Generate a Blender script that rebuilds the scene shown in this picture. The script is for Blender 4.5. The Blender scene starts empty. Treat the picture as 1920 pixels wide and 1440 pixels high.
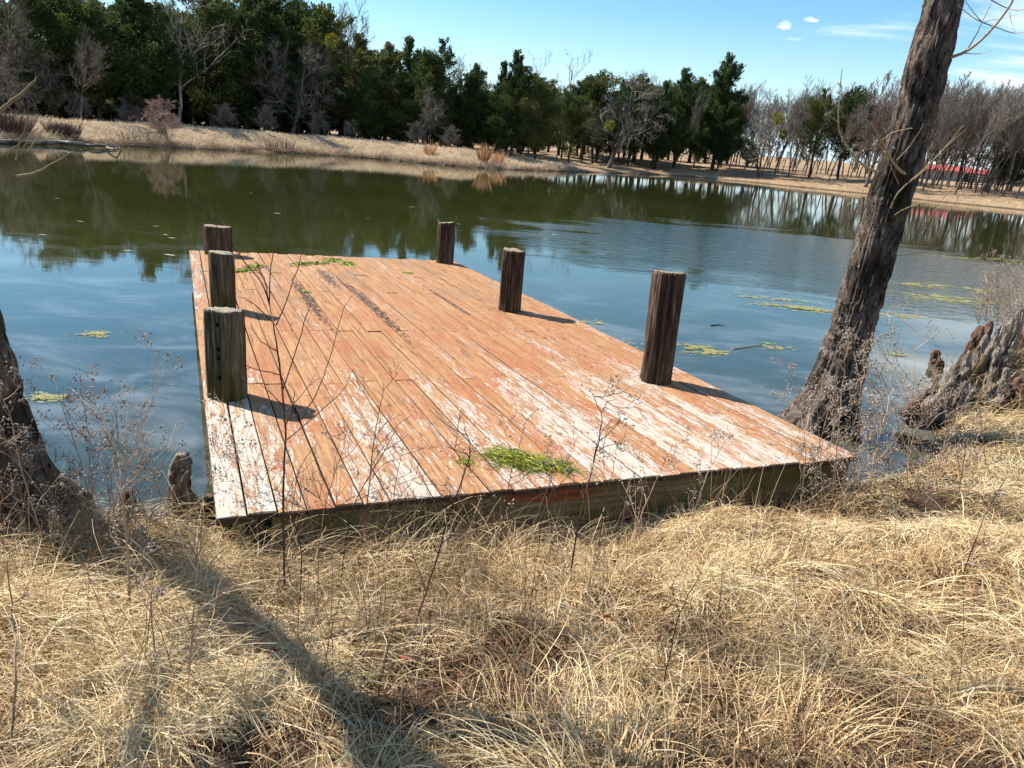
import bpy, math, random
import numpy as np
from mathutils import Vector, Matrix

random.seed(7)
RNG = np.random.default_rng(7)
SC = bpy.context.scene
COL = SC.collection

# ------------------------------------------------------------------ camera
F_PX = 1390.0                       # focal length in pixels of a 1920 x 1440 frame
ROLL = math.radians(4.8)
CAM_H = 2.3                         # metres above the water
PITCH = math.atan((720 - 259.7) * math.cos(ROLL) / F_PX)
_F = np.array([0, math.cos(PITCH), -math.sin(PITCH)])
_V = np.array([0, -math.sin(PITCH), -math.cos(PITCH)])
_X = np.array([1.0, 0, 0])
_R = math.cos(ROLL) * _X - math.sin(ROLL) * _V
_D = math.sin(ROLL) * _X + math.cos(ROLL) * _V
_C = np.array([0, 0, CAM_H])
cam_data = bpy.data.cameras.new("camera")
cam_data.sensor_fit = 'HORIZONTAL'
cam_data.sensor_width = 36.0
cam_data.lens = 36.0 * F_PX / 1920.0
cam_data.clip_start = 0.05
cam_data.clip_end = 3000
cam = bpy.data.objects.new("camera", cam_data)
COL.objects.link(cam)
cam.matrix_world = Matrix(((_R[0], -_D[0], -_F[0], _C[0]),
                           (_R[1], -_D[1], -_F[1], _C[1]),
                           (_R[2], -_D[2], -_F[2], _C[2]),
                           (0, 0, 0, 1)))
SC.camera = cam

# ------------------------------------------------------------------ light
SUN_AZ = math.radians(-68.0)        # clockwise from +Y
SUN_EL = math.radians(45.0)
SUN_STRENGTH = 5.0
SKY_STRENGTH = 0.066
EXPOSURE = 1.05
world = bpy.data.worlds.new("World")
SC.world = world
world.use_nodes = True
wn = world.node_tree
wn.nodes.clear()
SC.view_settings.view_transform = 'Standard'
SC.view_settings.look = 'None'
SC.view_settings.exposure = EXPOSURE
SC.view_settings.gamma = 1.0
SC.view_settings.use_curve_mapping = False
sd = bpy.data.lights.new("sun", 'SUN')
sd.energy = SUN_STRENGTH
sd.angle = math.radians(0.53)
sd.color = (1.0, 0.93, 0.83)
sun = bpy.data.objects.new("sun", sd)
COL.objects.link(sun)
_sd = Vector((math.sin(SUN_AZ) * math.cos(SUN_EL), math.cos(SUN_AZ) * math.cos(SUN_EL), math.sin(SUN_EL)))
sun.rotation_euler = _sd.to_track_quat('Z', 'Y').to_euler()
sun.location = _sd * 40
SC.render.engine = 'CYCLES'
SC.cycles.use_denoising = True
SC.cycles.max_bounces = 6
SC.cycles.diffuse_bounces = 3
SC.cycles.glossy_bounces = 3
SC.cycles.transmission_bounces = 3
SC.cycles.transparent_max_bounces = 6
SC.cycles.caustics_reflective = False
SC.cycles.caustics_refractive = False


# ------------------------------------------------------------------ node helpers
def _set(nt, sock, v):
    if v is None:
        return
    if isinstance(v, bpy.types.NodeSocket):
        nt.links.new(v, sock)
    elif isinstance(v, (tuple, list)) and len(v) == 3 and sock.type == 'RGBA':
        sock.default_value = (*v, 1.0)
    else:
        sock.default_value = v


class NT:
    def __init__(s, nt):
        s.nt = nt

    def n(s, t, ins=None, **props):
        nd = s.nt.nodes.new(t)
        for k, v in props.items():
            setattr(nd, k, v)
        for k, v in (ins or {}).items():
            _set(s.nt, nd.inputs[k], v)
        return nd

    def math(s, op, a, b=None, c=None, clamp=False):
        nd = s.n('ShaderNodeMath', operation=op, use_clamp=clamp)
        _set(s.nt, nd.inputs[0], a)
        _set(s.nt, nd.inputs[1], b)
        _set(s.nt, nd.inputs[2], c)
        return nd.outputs[0]

    def noise(s, vec, scale, detail=4, rough=0.55, dist=0.0):
        nd = s.n('ShaderNodeTexNoise', {'Scale': scale, 'Detail': detail, 'Roughness': rough, 'Distortion': dist})
        if vec is not None:
            s.nt.links.new(vec, nd.inputs['Vector'])
        return nd.outputs[0]

    def scale(s, vec, sc, loc=(0, 0, 0)):
        return s.n('ShaderNodeMapping', {'Vector': vec, 'Scale': sc, 'Location': loc}).outputs[0]

    def ramp(s, fac, stops, interp='LINEAR'):
        nd = s.n('ShaderNodeValToRGB')
        cr = nd.color_ramp
        cr.interpolation = interp
        while len(cr.elements) < len(stops):
            cr.elements.new(0.5)
        for e, (p, c) in zip(cr.elements, stops):
            e.position = p
            e.color = (*c, 1) if len(c) == 3 else c
        _set(s.nt, nd.inputs[0], fac)
        return nd.outputs[0]

    def ss(s, x, a, b):
        nd = s.n('ShaderNodeMapRange', interpolation_type='SMOOTHSTEP')
        _set(s.nt, nd.inputs[0], x)
        nd.inputs[1].default_value = a
        nd.inputs[2].default_value = b
        return nd.outputs[0]

    def mix(s, f, a, b, blend='MIX'):
        nd = s.n('ShaderNodeMix', data_type='RGBA', blend_type=blend)
        _set(s.nt, nd.inputs[0], f)
        _set(s.nt, nd.inputs[6], a)
        _set(s.nt, nd.inputs[7], b)
        return nd.outputs[2]

    def sep(s, v):
        return s.n('ShaderNodeSeparateXYZ', {0: v}).outputs

    def comb(s, x, y, z):
        return s.n('ShaderNodeCombineXYZ', {0: x, 1: y, 2: z}).outputs[0]

    def attr(s, name):
        return s.n('ShaderNodeAttribute', attribute_name=name).outputs['Fac']

    def obj(s):
        return s.n('ShaderNodeTexCoord').outputs['Object']

    def pos(s):
        return s.n('ShaderNodeNewGeometry').outputs['Position']

    def rnd(s):
        return s.n('ShaderNodeObjectInfo').outputs['Random']

    def bump(s, h, strength, dist, normal=None):
        nd = s.n('ShaderNodeBump', {'Height': h, 'Strength': strength, 'Distance': dist})
        if normal is not None:
            s.nt.links.new(normal, nd.inputs['Normal'])
        return nd.outputs[0]


def new_mat(name, rough=0.85, spec=0.3):
    m = bpy.data.materials.new(name)
    m.use_nodes = True
    b = m.node_tree.nodes['Principled BSDF']
    b.inputs['Roughness'].default_value = rough
    b.inputs['Specular IOR Level'].default_value = spec
    return m, NT(m.node_tree), b


# ------------------------------------------------------------------ sky
W = NT(wn)
_sky = W.n('ShaderNodeTexSky', sky_type='NISHITA', sun_disc=False)
_sky.sun_elevation = SUN_EL
_sky.sun_rotation = SUN_AZ % (2 * math.pi)
_sky.altitude = 150
_sky.air_density = 1.0
_sky.dust_density = 0.1
_sky.ozone_density = 2.0
_dir = W.n('ShaderNodeTexCoord').outputs['Generated']
_sx, _sy, _sz = W.sep(_dir)
_den = W.math('MAXIMUM', W.math('ADD', _sz, 0.12), 0.05)
_cv = W.comb(W.math('DIVIDE', _sx, _den), W.math('DIVIDE', _sy, _den), 0.0)
_n1 = W.noise(W.scale(_cv, (0.5, 1.2, 1), (3.1, 0.4, 0)), 1.5, 6, 0.6, 0.4)
_east = W.ss(W.math('ARCTAN2', _sx, _sy), 0.30, 0.62)
_low = W.ss(_sz, 0.55, 0.12)
_cov = W.math('ADD', _n1, W.math('MULTIPLY', W.math('SUBTRACT', _east, 1.0), 0.26))
_cm = W.math('MULTIPLY', W.ss(_cov, 0.36, 0.60), W.math('ADD', W.math('MULTIPLY', _low, 0.55), 0.35))
_pp = []
for (az, el, wa, we) in ((0.2860, 0.1490, 0.0085, 0.0048), (0.3140, 0.1560, 0.0090, 0.0030), (0.298, 0.135, 0.012, 0.002)):
    a = W.math('DIVIDE', W.math('SUBTRACT', W.math('ARCTAN2', _sx, _sy), az), wa)
    e = W.math('DIVIDE', W.math('SUBTRACT', W.math('ARCSINE', _sz), el), we)
    r = W.math('ADD', W.math('MULTIPLY', a, a), W.math('MULTIPLY', e, e))
    r = W.math('ADD', r, W.math('MULTIPLY', W.math('SUBTRACT', W.noise(W.scale(_dir, (60, 60, 190)), 1.0, 5, 0.65), 0.5), 4.2))
    _pp.append(W.ss(r, 1.2, -0.3))
_puff = W.math('MULTIPLY', W.math('ADD', W.math('ADD', _pp[0], _pp[1]), W.math('MULTIPLY', _pp[2], 0.3)), 0.75, clamp=True)
_cm = W.math('MAXIMUM', _cm, _puff, clamp=True)
_skyc = W.n('ShaderNodeHueSaturation', {'Hue': 0.492, 'Saturation': 1.30, 'Value': 1.30, 'Color': _sky.outputs[0]}).outputs[0]
_skyc = W.mix(W.math('MULTIPLY', W.ss(_sz, 0.16, -0.02), 0.85), _skyc, (5.4, 7.6, 9.2))
_col = W.mix(_cm, _skyc, (9.5, 10.2, 10.9))
_bg = W.n('ShaderNodeBackground', {'Color': _col, 'Strength': SKY_STRENGTH})
_wo = W.n('ShaderNodeOutputWorld', {'Surface': _bg.outputs[0]})


# ------------------------------------------------------------------ geometry helpers
def ray(px, py):
    d = _F * F_PX + (px - 960) * _R + (py - 720) * _D
    return d / np.linalg.norm(d)


def at_z(px, py, z):
    d = ray(px, py)
    return _C + d * (z - CAM_H) / d[2]


def at_y(px, py, Y):
    d = ray(px, py)
    return _C + d * Y / d[1]


def proj(P):
    q = np.asarray(P) - _C
    k = q @ _F
    return 960 + F_PX * (q @ _R) / k, 720 + F_PX * (q @ _D) / k


def _hash(ix, iy, iz, seed):
    h = (ix.astype(np.uint32) * np.uint32(374761393) + iy.astype(np.uint32) * np.uint32(668265263)
         + iz.astype(np.uint32) * np.uint32(2246822519) + np.uint32((seed * 3266489917) & 0xffffffff))
    h = (h ^ (h >> np.uint32(13))) * np.uint32(1274126177)
    h = (h ^ (h >> np.uint32(16))) * np.uint32(2654435761)
    h = h ^ (h >> np.uint32(15))
    return h.astype(np.float64) / 4294967295.0


def vn(x, y=None, z=None, seed=0):
    x = np.asarray(x, float)
    y = np.zeros_like(x) if y is None else np.asarray(y, float) + np.zeros_like(x)
    z = np.zeros_like(x) if z is None else np.asarray(z, float) + np.zeros_like(x)
    fx, fy, fz = np.floor(x), np.floor(y), np.floor(z)
    ix, iy, iz = fx.astype(np.int64), fy.astype(np.int64), fz.astype(np.int64)
    tx, ty, tz = x - fx, y - fy, z - fz
    tx, ty, tz = tx * tx * (3 - 2 * tx), ty * ty * (3 - 2 * ty), tz * tz * (3 - 2 * tz)
    o = 0
    for a in (0, 1):
        for b in (0, 1):
            for c in (0, 1):
                w = (tx if a else 1 - tx) * (ty if b else 1 - ty) * (tz if c else 1 - tz)
                o = o + w * _hash(ix + a, iy + b, iz + c, seed)
    return o


def fbm(x, y=None, z=None, seed=0, oct=4, gain=0.5):
    s, a, tot, f = 0, 1.0, 0, 1.0
    for i in range(oct):
        s = s + a * vn(np.asarray(x) * f, None if y is None else np.asarray(y) * f, None if z is None else np.asarray(z) * f, seed + i * 17)
        tot += a
        a *= gain
        f *= 2.03
    return s / tot


def sstep(x, a, b):
    t = np.clip((np.asarray(x, float) - a) / (b - a), 0, 1)
    return t * t * (3 - 2 * t)


def np_mesh(name, verts, quads=None, tris=None, attrs=None, smooth=False):
    me = bpy.data.meshes.new(name)
    verts = np.asarray(verts, dtype=np.float32).reshape(-1, 3)
    quads = np.zeros((0, 4), np.int32) if quads is None or len(quads) == 0 else np.asarray(quads, np.int32)
    tris = np.zeros((0, 3), np.int32) if tris is None or len(tris) == 0 else np.asarray(tris, np.int32)
    nq, ntr = len(quads), len(tris)
    me.vertices.add(len(verts))
    me.vertices.foreach_set('co', verts.ravel())
    me.loops.add(nq * 4 + ntr * 3)
    me.loops.foreach_set('vertex_index', np.concatenate([quads.ravel(), tris.ravel()]).astype(np.int32))
    me.polygons.add(nq + ntr)
    st = np.concatenate([np.arange(nq) * 4, nq * 4 + np.arange(ntr) * 3]).astype(np.int32)
    me.polygons.foreach_set('loop_start', st)
    me.polygons.foreach_set('use_smooth', np.full(nq + ntr, bool(smooth)))
    me.update(calc_edges=True)
    for k, v in (attrs or {}).items():
        a = me.attributes.new(k, 'FLOAT', 'POINT')
        a.data.foreach_set('value', np.asarray(v, np.float32))
    return me


class MB:
    """Collects shapes, then links them as ONE mesh object."""
    def __init__(s):
        s.v, s.q, s.t, s.a, s.n = [], [], [], [], 0

    def add(s, v, q=None, t=None, tint=0.0):
        v = np.asarray(v, float).reshape(-1, 3)
        if q is not None and len(q):
            s.q.append(np.asarray(q) + s.n)
        if t is not None and len(t):
            s.t.append(np.asarray(t) + s.n)
        s.v.append(v)
        s.a.append(np.full(len(v), tint) if np.isscalar(tint) else np.asarray(tint))
        s.n += len(v)

    def tube(s, pts, rad, sides=5, tint=0.0, cap=True):
        pts = np.asarray(pts, float)
        k = len(pts)
        rad = np.full(k, rad) if np.isscalar(rad) else np.asarray(rad, float)
        tan = np.gradient(pts, axis=0)
        tan /= np.linalg.norm(tan, axis=1, keepdims=True) + 1e-12
        ref = np.array([0.0, 0, 1]) if abs(tan[0][2]) < 0.9 else np.array([1.0, 0, 0])
        u = np.cross(tan, ref)
        u /= np.linalg.norm(u, axis=1, keepdims=True) + 1e-12
        w = np.cross(tan, u)
        th = np.arange(sides) * 2 * np.pi / sides
        v = pts[:, None] + rad[:, None, None] * (np.cos(th)[None, :, None] * u[:, None] + np.sin(th)[None, :, None] * w[:, None])
        i = np.arange(k - 1)[:, None] * sides
        j = np.arange(sides)[None]
        jn = (j + 1) % sides
        q = np.stack([i + j, i + jn, i + sides + jn, i + sides + j], -1).reshape(-1, 4)
        t = None
        v = v.reshape(-1, 3)
        if cap:
            v = np.vstack([v, pts[0], pts[-1]])
            c0, c1, b = k * sides, k * sides + 1, (k - 1) * sides
            jj = np.arange(sides)
            t = np.vstack([np.stack([jj, np.full(sides, c0), (jj + 1) % sides], -1)[:, ::-1] * 1,
                           np.stack([b + jj, b + (jj + 1) % sides, np.full(sides, c1)], -1)])
        s.add(v, q, t, tint)

    def box(s, c, size, axes=np.eye(3), tint=0.0):
        c = np.asarray(c, float)
        h = np.asarray(size, float) / 2
        sg = np.array([[-1, -1, -1], [1, -1, -1], [1, 1, -1], [-1, 1, -1], [-1, -1, 1], [1, -1, 1], [1, 1, 1], [-1, 1, 1]])
        v = c + (sg * h) @ np.asarray(axes)
        q = [[0, 3, 2, 1], [4, 5, 6, 7], [0, 1, 5, 4], [1, 2, 6, 5], [2, 3, 7, 6], [3, 0, 4, 7]]
        s.add(v, q, None, tint)

    def build(s, name, mat, parent=None, smooth=False, mesh_only=False):
        me = np_mesh(name, np.vstack(s.v), np.vstack(s.q) if s.q else None, np.vstack(s.t) if s.t else None,
                     {'tint': np.concatenate(s.a)}, smooth)
        me.materials.append(mat)
        return me if mesh_only else link(name, me, parent)


def link(name, me, parent=None):
    o = bpy.data.objects.new(name, me)
    COL.objects.link(o)
    if parent is not None:
        o.parent = parent
    return o


def tag(o, label=None, cat=None, group=None, kind=None):
    for k, v in (('label', label), ('category', cat), ('group', group), ('kind', kind)):
        if v:
            o[k] = v
    return o


def thing(name, label, cat, loc=(0, 0, 0), rz=0.0, group=None):
    o = bpy.data.objects.new(name, None)
    o.empty_display_size = 0.2
    COL.objects.link(o)
    o.location = loc
    o.rotation_euler = (0, 0, rz)
    return tag(o, label, cat, group)


# ------------------------------------------------------------------ terrain
_far_px = [(0, 268), (120, 271), (230, 274), (320, 277), (480, 284), (640, 293), (720, 299), (800, 307), (880, 314),
           (955, 318), (1040, 321), (1120, 324), (1200, 327), (1280, 330), (1400, 341), (1520, 353), (1640, 365), (1760, 378), (1900, 392)]
_far = [tuple(at_z(x, y, 0)[:2]) for x, y in _far_px]
_near = [(60, 45), (45, 22), (25, 17.5), (14, 15.2), (10.2, 13.2), (7.6, 10.4), (5.7, 8.6), (4.85, 8.1), (4.3, 7.5), (4.0, 6.7), (3.65, 5.9), (3.25, 5.45),
         (2.75, 5.22), (2.2, 5.05), (1.3, 4.8), (0.4, 4.35), (-0.6, 3.85), (-1.3, 3.6), (-1.75, 3.72), (-2.2, 3.72),
         (-2.8, 3.62), (-5, 3.9), (-12, 3), (-20, 5), (-28, 15), (-31, 28)]
POND = np.array(_far + _near)


def pond_sd(x, y):
    """Distance to the waterline, positive on land."""
    x, y = np.asarray(x, float), np.asarray(y, float)
    best = np.full(x.shape, 1e18)
    inside = np.zeros(x.shape, bool)
    n = len(POND)
    for i in range(n):
        ax, ay = POND[i]
        bx, by = POND[(i + 1) % n]
        ex, ey = bx - ax, by - ay
        t = np.clip(((x - ax) * ex + (y - ay) * ey) / (ex * ex + ey * ey), 0, 1)
        best = np.minimum(best, (x - ax - t * ex) ** 2 + (y - ay - t * ey) ** 2)
        c = (ay > y) != (by > y)
        if abs(ey) > 1e-12:
            inside ^= c & (x < ex * (y - ay) / ey + ax)
    d = np.sqrt(best)
    return np.where(inside, -d, d)


def height(x, y):
    d = pond_sd(x, y)
    d = d + (fbm(x * 0.9, y * 0.9, seed=3, oct=3) - 0.5) * np.clip(np.abs(y) * 0.05, 0.12, 1.6)
    near = 1 - sstep(np.hypot(x - 1, y) - 0.0, 20, 30)
    dp = np.maximum(d, 0)
    # near bank
    zn = 0.10 * sstep(d, 0, 0.15) + 0.66 * sstep(d, 0.05, 3.0) + 0.02 * np.clip(dp - 3, 0, 30)
    zn = zn + sstep(d, 0.05, 0.7) * ((fbm(x * 1.7, y * 1.7, seed=11, oct=3) - 0.5) * 0.36)
    # stump mound on the right
    zn = zn + 0.42 * np.exp(-(((x - 5.6) / 0.75) ** 2 + ((y - 7.55) / 0.7) ** 2)) * sstep(d, -0.1, 0.4)
    # far bank: grassy dam on the left, low leaf-covered slope on the right
    zl = 0.12 * sstep(d, 0, 0.3) + 1.02 * sstep(d, 0.2, 5.5) - 0.35 * sstep(d, 7, 13) + 0.010 * np.clip(dp - 12, 0, 60)
    zr = 0.22 * sstep(d, 0, 0.8) + 0.85 * sstep(d, 0.5, 15) + 0.013 * np.clip(dp - 12, 0, 200)
    wr = sstep(x, -9, 6)
    zf = zl * (1 - wr) + zr * wr + sstep(d, 0.2, 3) * (fbm(x * 0.35, y * 0.35, seed=29, oct=4) - 0.5) * 0.35
    z = zn * near + zf * (1 - near)
    zw = -0.06 * sstep(-d, 0, 0.4) - 0.9 * sstep(-d, 0.2, 5)
    return np.where(d > 0, z, zw)


def _axis(parts):
    out = []
    for a, b, st in parts:
        out.append(np.arange(a, b - 1e-9, st))
    out.append([parts[-1][1]])
    return np.concatenate(out)


GX = _axis([(-700, -160, 60), (-160, -50, 8), (-50, -6, 0.8), (-6, 8, 0.085), (8, 16, 0.25), (16, 64, 0.8), (64, 160, 6), (160, 700, 60)])
GY = _axis([(-120, -4, 12), (-4, 0.5, 0.5), (0.5, 9, 0.08), (9, 18, 0.25), (18, 34, 1.2), (34, 100, 0.55), (100, 160, 5), (160, 1200, 65)])
_gx, _gy = np.meshgrid(GX, GY)
GZ = height(_gx.ravel(), _gy.ravel()).reshape(_gx.shape)


def gz(x, y):
    x, y = np.asarray(x, float), np.asarray(y, float)
    i = np.clip(np.searchsorted(GX, x) - 1, 0, len(GX) - 2)
    j = np.clip(np.searchsorted(GY, y) - 1, 0, len(GY) - 2)
    tx = np.clip((x - GX[i]) / (GX[i + 1] - GX[i]), 0, 1)
    ty = np.clip((y - GY[j]) / (GY[j + 1] - GY[j]), 0, 1)
    return (GZ[j, i] * (1 - tx) * (1 - ty) + GZ[j, i + 1] * tx * (1 - ty) + GZ[j + 1, i] * (1 - tx) * ty + GZ[j + 1, i + 1] * tx * ty)


def on_ground(px, py):
    """World point where the line of sight through a pixel meets the ground."""
    d = ray(px, py)
    t = np.concatenate([np.linspace(1.0, 12, 600), np.linspace(12, 260, 2600)])
    P = _C + t[:, None] * d
    below = P[:, 2] < np.maximum(gz(P[:, 0], P[:, 1]), -5)
    k = int(np.argmax(below)) if below.any() else len(t) - 1
    return P[k]


# ground material
m_ground, N, B = new_mat("ground_litter", 0.95, 0.1)
p = N.pos()
n_big = N.noise(p, 0.35, 5, 0.6)
n_mid = N.noise(p, 2.3, 5, 0.65)
n_fine = N.noise(p, 26, 4, 0.7)
straw = N.ramp(n_fine, [(0.25, (0.14, 0.085, 0.045)), (0.5, (0.34, 0.25, 0.15)), (0.75, (0.5, 0.40, 0.26))])
leaf = N.ramp(n_fine, [(0.25, (0.09, 0.05, 0.03)), (0.5, (0.24, 0.14, 0.085)), (0.78, (0.46, 0.33, 0.22))])
px_, py_, pz_ = N.sep(p)
rightish = N.ss(N.math('ADD', px_, N.math('MULTIPLY', n_big, 14)), 2, 16)
leafmask = N.math('MULTIPLY', rightish, N.ss(N.math('ADD', n_mid, N.math('MULTIPLY', n_big, 0.6)), 0.7, 0.95))
gc = N.mix(leafmask, straw, leaf)
soil = N.ramp(n_fine, [(0.3, (0.02, 0.013, 0.008)), (0.7, (0.075, 0.045, 0.026))])
nearm = N.ss(py_, 19, 13)
gc = N.mix(N.math('MULTIPLY', nearm, 0.9), gc, soil)
wet = N.ss(pz_, 0.12, 0.02)
gc = N.mix(N.math('MULTIPLY', wet, 0.8), gc, (0.035, 0.027, 0.018))
N.nt.links.new(gc, B.inputs['Base Color'])
N.nt.links.new(N.bump(N.math('ADD', n_fine, n_mid), 0.6, 0.06), B.inputs['Normal'])
_ny, _nx = _gx.shape
_ii = np.arange(_ny - 1)[:, None] * _nx + np.arange(_nx - 1)[None]
_q = np.stack([_ii, _ii + 1, _ii + 1 + _nx, _ii + _nx], -1).reshape(-1, 4)
me = np_mesh("ground", np.stack([_gx.ravel(), _gy.ravel(), GZ.ravel()], -1), _q, smooth=True)
me.materials.append(m_ground)
tag(link("ground", me), kind='structure')

# water
m_water, N, B = new_mat("pond_water", 0.02, 0.5)
B.inputs['IOR'].default_value = 1.8
p = N.pos()
px_, py_, pz_ = N.sep(p)
silt_sheen = N.noise(N.scale(p, (1, 1.6, 1)), 0.75, 5, 0.62, 0.6)
shallow = N.ss(py_, 17, 5)
sm = N.math('MULTIPLY', N.ss(silt_sheen, 0.42, 0.72), shallow)
body = N.mix(N.ss(N.noise(p, 0.08, 3), 0.35, 0.7), (0.026, 0.030, 0.008), (0.040, 0.043, 0.013))
wc = N.mix(N.math('MULTIPLY', sm, 0.85), body, (0.165, 0.175, 0.165))  # silt clouds, lightened further in place of stronger sky reflection
N.nt.links.new(wc, B.inputs['Base Color'])
w1 = N.noise(N.scale(p, (1.0, 1.9, 1)), 2.2, 3, 0.5)
w2 = N.noise(N.scale(p, (1.0, 1.7, 1), (5, 2, 0)), 11, 2, 0.5)
cx = N.math('DIVIDE', N.math('SUBTRACT', px_, 7.5), 8.0)
cy = N.math('DIVIDE', N.math('SUBTRACT', py_, 20.0), 7.0)
rr = N.math('ADD', N.math('ADD', N.math('MULTIPLY', cx, cx), N.math('MULTIPLY', cy, cy)), N.math('MULTIPLY', N.math('SUBTRACT', N.noise(N.scale(p, (1, 3, 1)), 0.25, 4), 0.5), 2.6))
gust = N.ss(rr, 1.25, 0.25)
amp = N.math('ADD', 0.015, N.math('MULTIPLY', gust, 0.58))
hgt = N.math('ADD', w1, N.math('MULTIPLY', w2, 0.35))
bn = N.n('ShaderNodeBump', {'Height': hgt, 'Distance': 0.045})
N.nt.links.new(amp, bn.inputs['Strength'])
N.nt.links.new(bn.outputs[0], B.inputs['Normal'])
wx = np.array([-60.0, -8, 8, 90])
wy = np.array([-6.0, 8, 30, 110])
a, b = np.meshgrid(wx, wy)
ii = np.arange(3)[:, None] * 4 + np.arange(3)[None]
me = np_mesh("pond_water", np.stack([a.ravel(), b.ravel(), np.zeros(16)], -1), np.stack([ii, ii + 1, ii + 5, ii + 4], -1).reshape(-1, 4))
me.materials.append(m_water)
tag(link("pond_water", me), kind='structure')

# ------------------------------------------------------------------ shared materials
def plant_mat(name, stops, rough=0.8, trans=0.0, nscale=3.0, attr=True, objrnd=0.0):
    m, N, B = new_mat(name, rough, 0.25)
    f = N.attr('tint') if attr else N.noise(N.obj(), nscale, 4)
    if objrnd:
        f = N.math('ADD', f, N.math('MULTIPLY', N.math('SUBTRACT', N.rnd(), 0.5), objrnd))
    c = N.ramp(f, stops)
    N.nt.links.new(c, B.inputs['Base Color'])
    if trans:
        tr = N.n('ShaderNodeBsdfTranslucent', {'Color': c})
        mx = N.n('ShaderNodeMixShader', {0: trans, 1: B.outputs[0], 2: tr.outputs[0]})
        N.nt.links.new(mx.outputs[0], N.nt.nodes['Material Output'].inputs['Surface'])
    return m


def bark_mat(name, dark, light, lichen=0.0, moss=0.0, vscale=(14, 14, 3.0), bump=0.03):
    m, N, B = new_mat(name, 0.9, 0.15)
    o = N.obj()
    f = N.noise(N.scale(o, vscale), 1.0, 6, 0.65, 0.5)
    g = N.noise(o, 38, 4, 0.6)
    big = N.noise(o, 1.6, 3, 0.5)
    c = N.ramp(N.math('ADD', N.math('MULTIPLY', f, 0.75), N.math('MULTIPLY', g, 0.25)), [(0.38, dark), (0.60, light)])
    c = N.mix(N.math('MULTIPLY', N.ss(big, 0.47, 0.6), 0.75), c, tuple(0.5 * x for x in dark))
    if lichen:
        l = N.noise(o, 17, 3, 0.55)
        l2 = N.noise(o, 2.4, 2)
        lm = N.math('MULTIPLY', N.ss(l, 0.665, 0.70), N.ss(l2, 0.48, 0.6))
        c = N.mix(N.math('MULTIPLY', lm, lichen), c, (0.46, 0.48, 0.43))
        l3 = N.noise(N.scale(o, (1, 1, 1), (7, 3, 1)), 9, 4, 0.6)
        c = N.mix(N.math('MULTIPLY', N.math('MULTIPLY', N.ss(l3, 0.66, 0.72), N.ss(l2, 0.55, 0.45)), lichen * 0.8), c, (0.28, 0.13, 0.025))
    if moss:
        mm = N.ss(N.noise(o, 3.0, 4), 0.5, 0.68)
        c = N.mix(N.math('MULTIPLY', mm, moss), c, (0.07, 0.075, 0.012))
    N.nt.links.new(c, B.inputs['Base Color'])
    N.nt.links.new(N.bump(N.math('ADD', f, N.math('MULTIPLY', g, 0.4)), 0.8, bump), B.inputs['Normal'])
    return m


# ------------------------------------------------------------------ the dock
DV1 = ray(332, 238)                 # along the boards, away from the bank
DV2 = ray(4071, 620)                # across the boards, to the right
DN = np.cross(DV2, DV1)
DN /= np.linalg.norm(DN)
DV2 = np.cross(DV1, DN)
FL = at_z(405, 970, 0.5)
DW, DL = 4.205, 8.70
dock = bpy.data.objects.new("dock", None)
COL.objects.link(dock)
dock.matrix_world = Matrix(((DV2[0], DV1[0], DN[0], FL[0]), (DV2[1], DV1[1], DN[1], FL[1]), (DV2[2], DV1[2], DN[2], FL[2]), (0, 0, 0, 1)))
tag(dock, "long wooden dock of weathered orange and white peeling boards with six round pilings", "dock")


def dock_w(u, v, w=0.0):
    return FL + DV2 * u + DV1 * v + DN * w


m_plank, N, B = new_mat("weathered_painted_plank", 0.72, 0.25)
o = N.obj()
ou, ov, ow = N.sep(o)
rn = N.rnd()
shift = N.comb(N.math('MULTIPLY', rn, 37.0), N.math('MULTIPLY', rn, 91.0), N.math('MULTIPLY', rn, 13.0))
osh = N.n('ShaderNodeVectorMath', {0: o, 1: shift}, operation='ADD').outputs[0]
grain = N.noise(N.scale(osh, (42, 1.7, 20)), 1.0, 5, 0.62, 0.8)
grain2 = N.noise(N.scale(osh, (160, 4, 60)), 1.0, 4, 0.65, 0.3)
blot = N.noise(N.scale(o, (3.2, 1.3, 1)), 1.0, 5, 0.62, 0.3)
blot2 = N.noise(N.scale(osh, (9, 1.5, 1)), 1.0, 5, 0.65, 0.2)
flake = N.noise(N.scale(osh, (60, 7, 10)), 1.0, 6, 0.74, 0.5)
flake2 = N.noise(N.scale(osh, (95, 42, 30)), 1.0, 3, 0.7)
wood = N.ramp(grain, [(0.30, (0.10, 0.046, 0.020)), (0.42, (0.27, 0.130, 0.054)), (0.56, (0.385, 0.205, 0.088)), (0.75, (0.46, 0.29, 0.15))])
wood = N.mix(N.math('MULTIPLY', rn, 0.4), wood, (0.36, 0.175, 0.080))
# grey-brown weathering streaks
greyed = N.math('MULTIPLY', N.ss(N.noise(N.scale(osh, (9, 0.9, 3)), 1.0, 4, 0.6, 0.4), 0.56, 0.74), 0.75)
wood = N.mix(greyed, wood, N.ramp(grain2, [(0.3, (0.10, 0.07, 0.05)), (0.7, (0.30, 0.22, 0.16))]))
# red-orange stain that still clings to the wood
red = N.ramp(flake2, [(0.3, (0.26, 0.076, 0.027)), (0.7, (0.36, 0.130, 0.048))])
redm = N.ss(N.math('ADD', N.math('MULTIPLY', blot, 0.6), N.math('ADD', N.math('MULTIPLY', blot2, 0.45), N.math('MULTIPLY', flake, 0.22))), 0.58, 0.70)
backfade = N.ss(ov, 7.5, 2.2)
redm = N.math('MULTIPLY', redm, N.math('ADD', 0.08, N.math('MULTIPLY', backfade, 0.60)))
c = N.mix(redm, wood, red)
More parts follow.
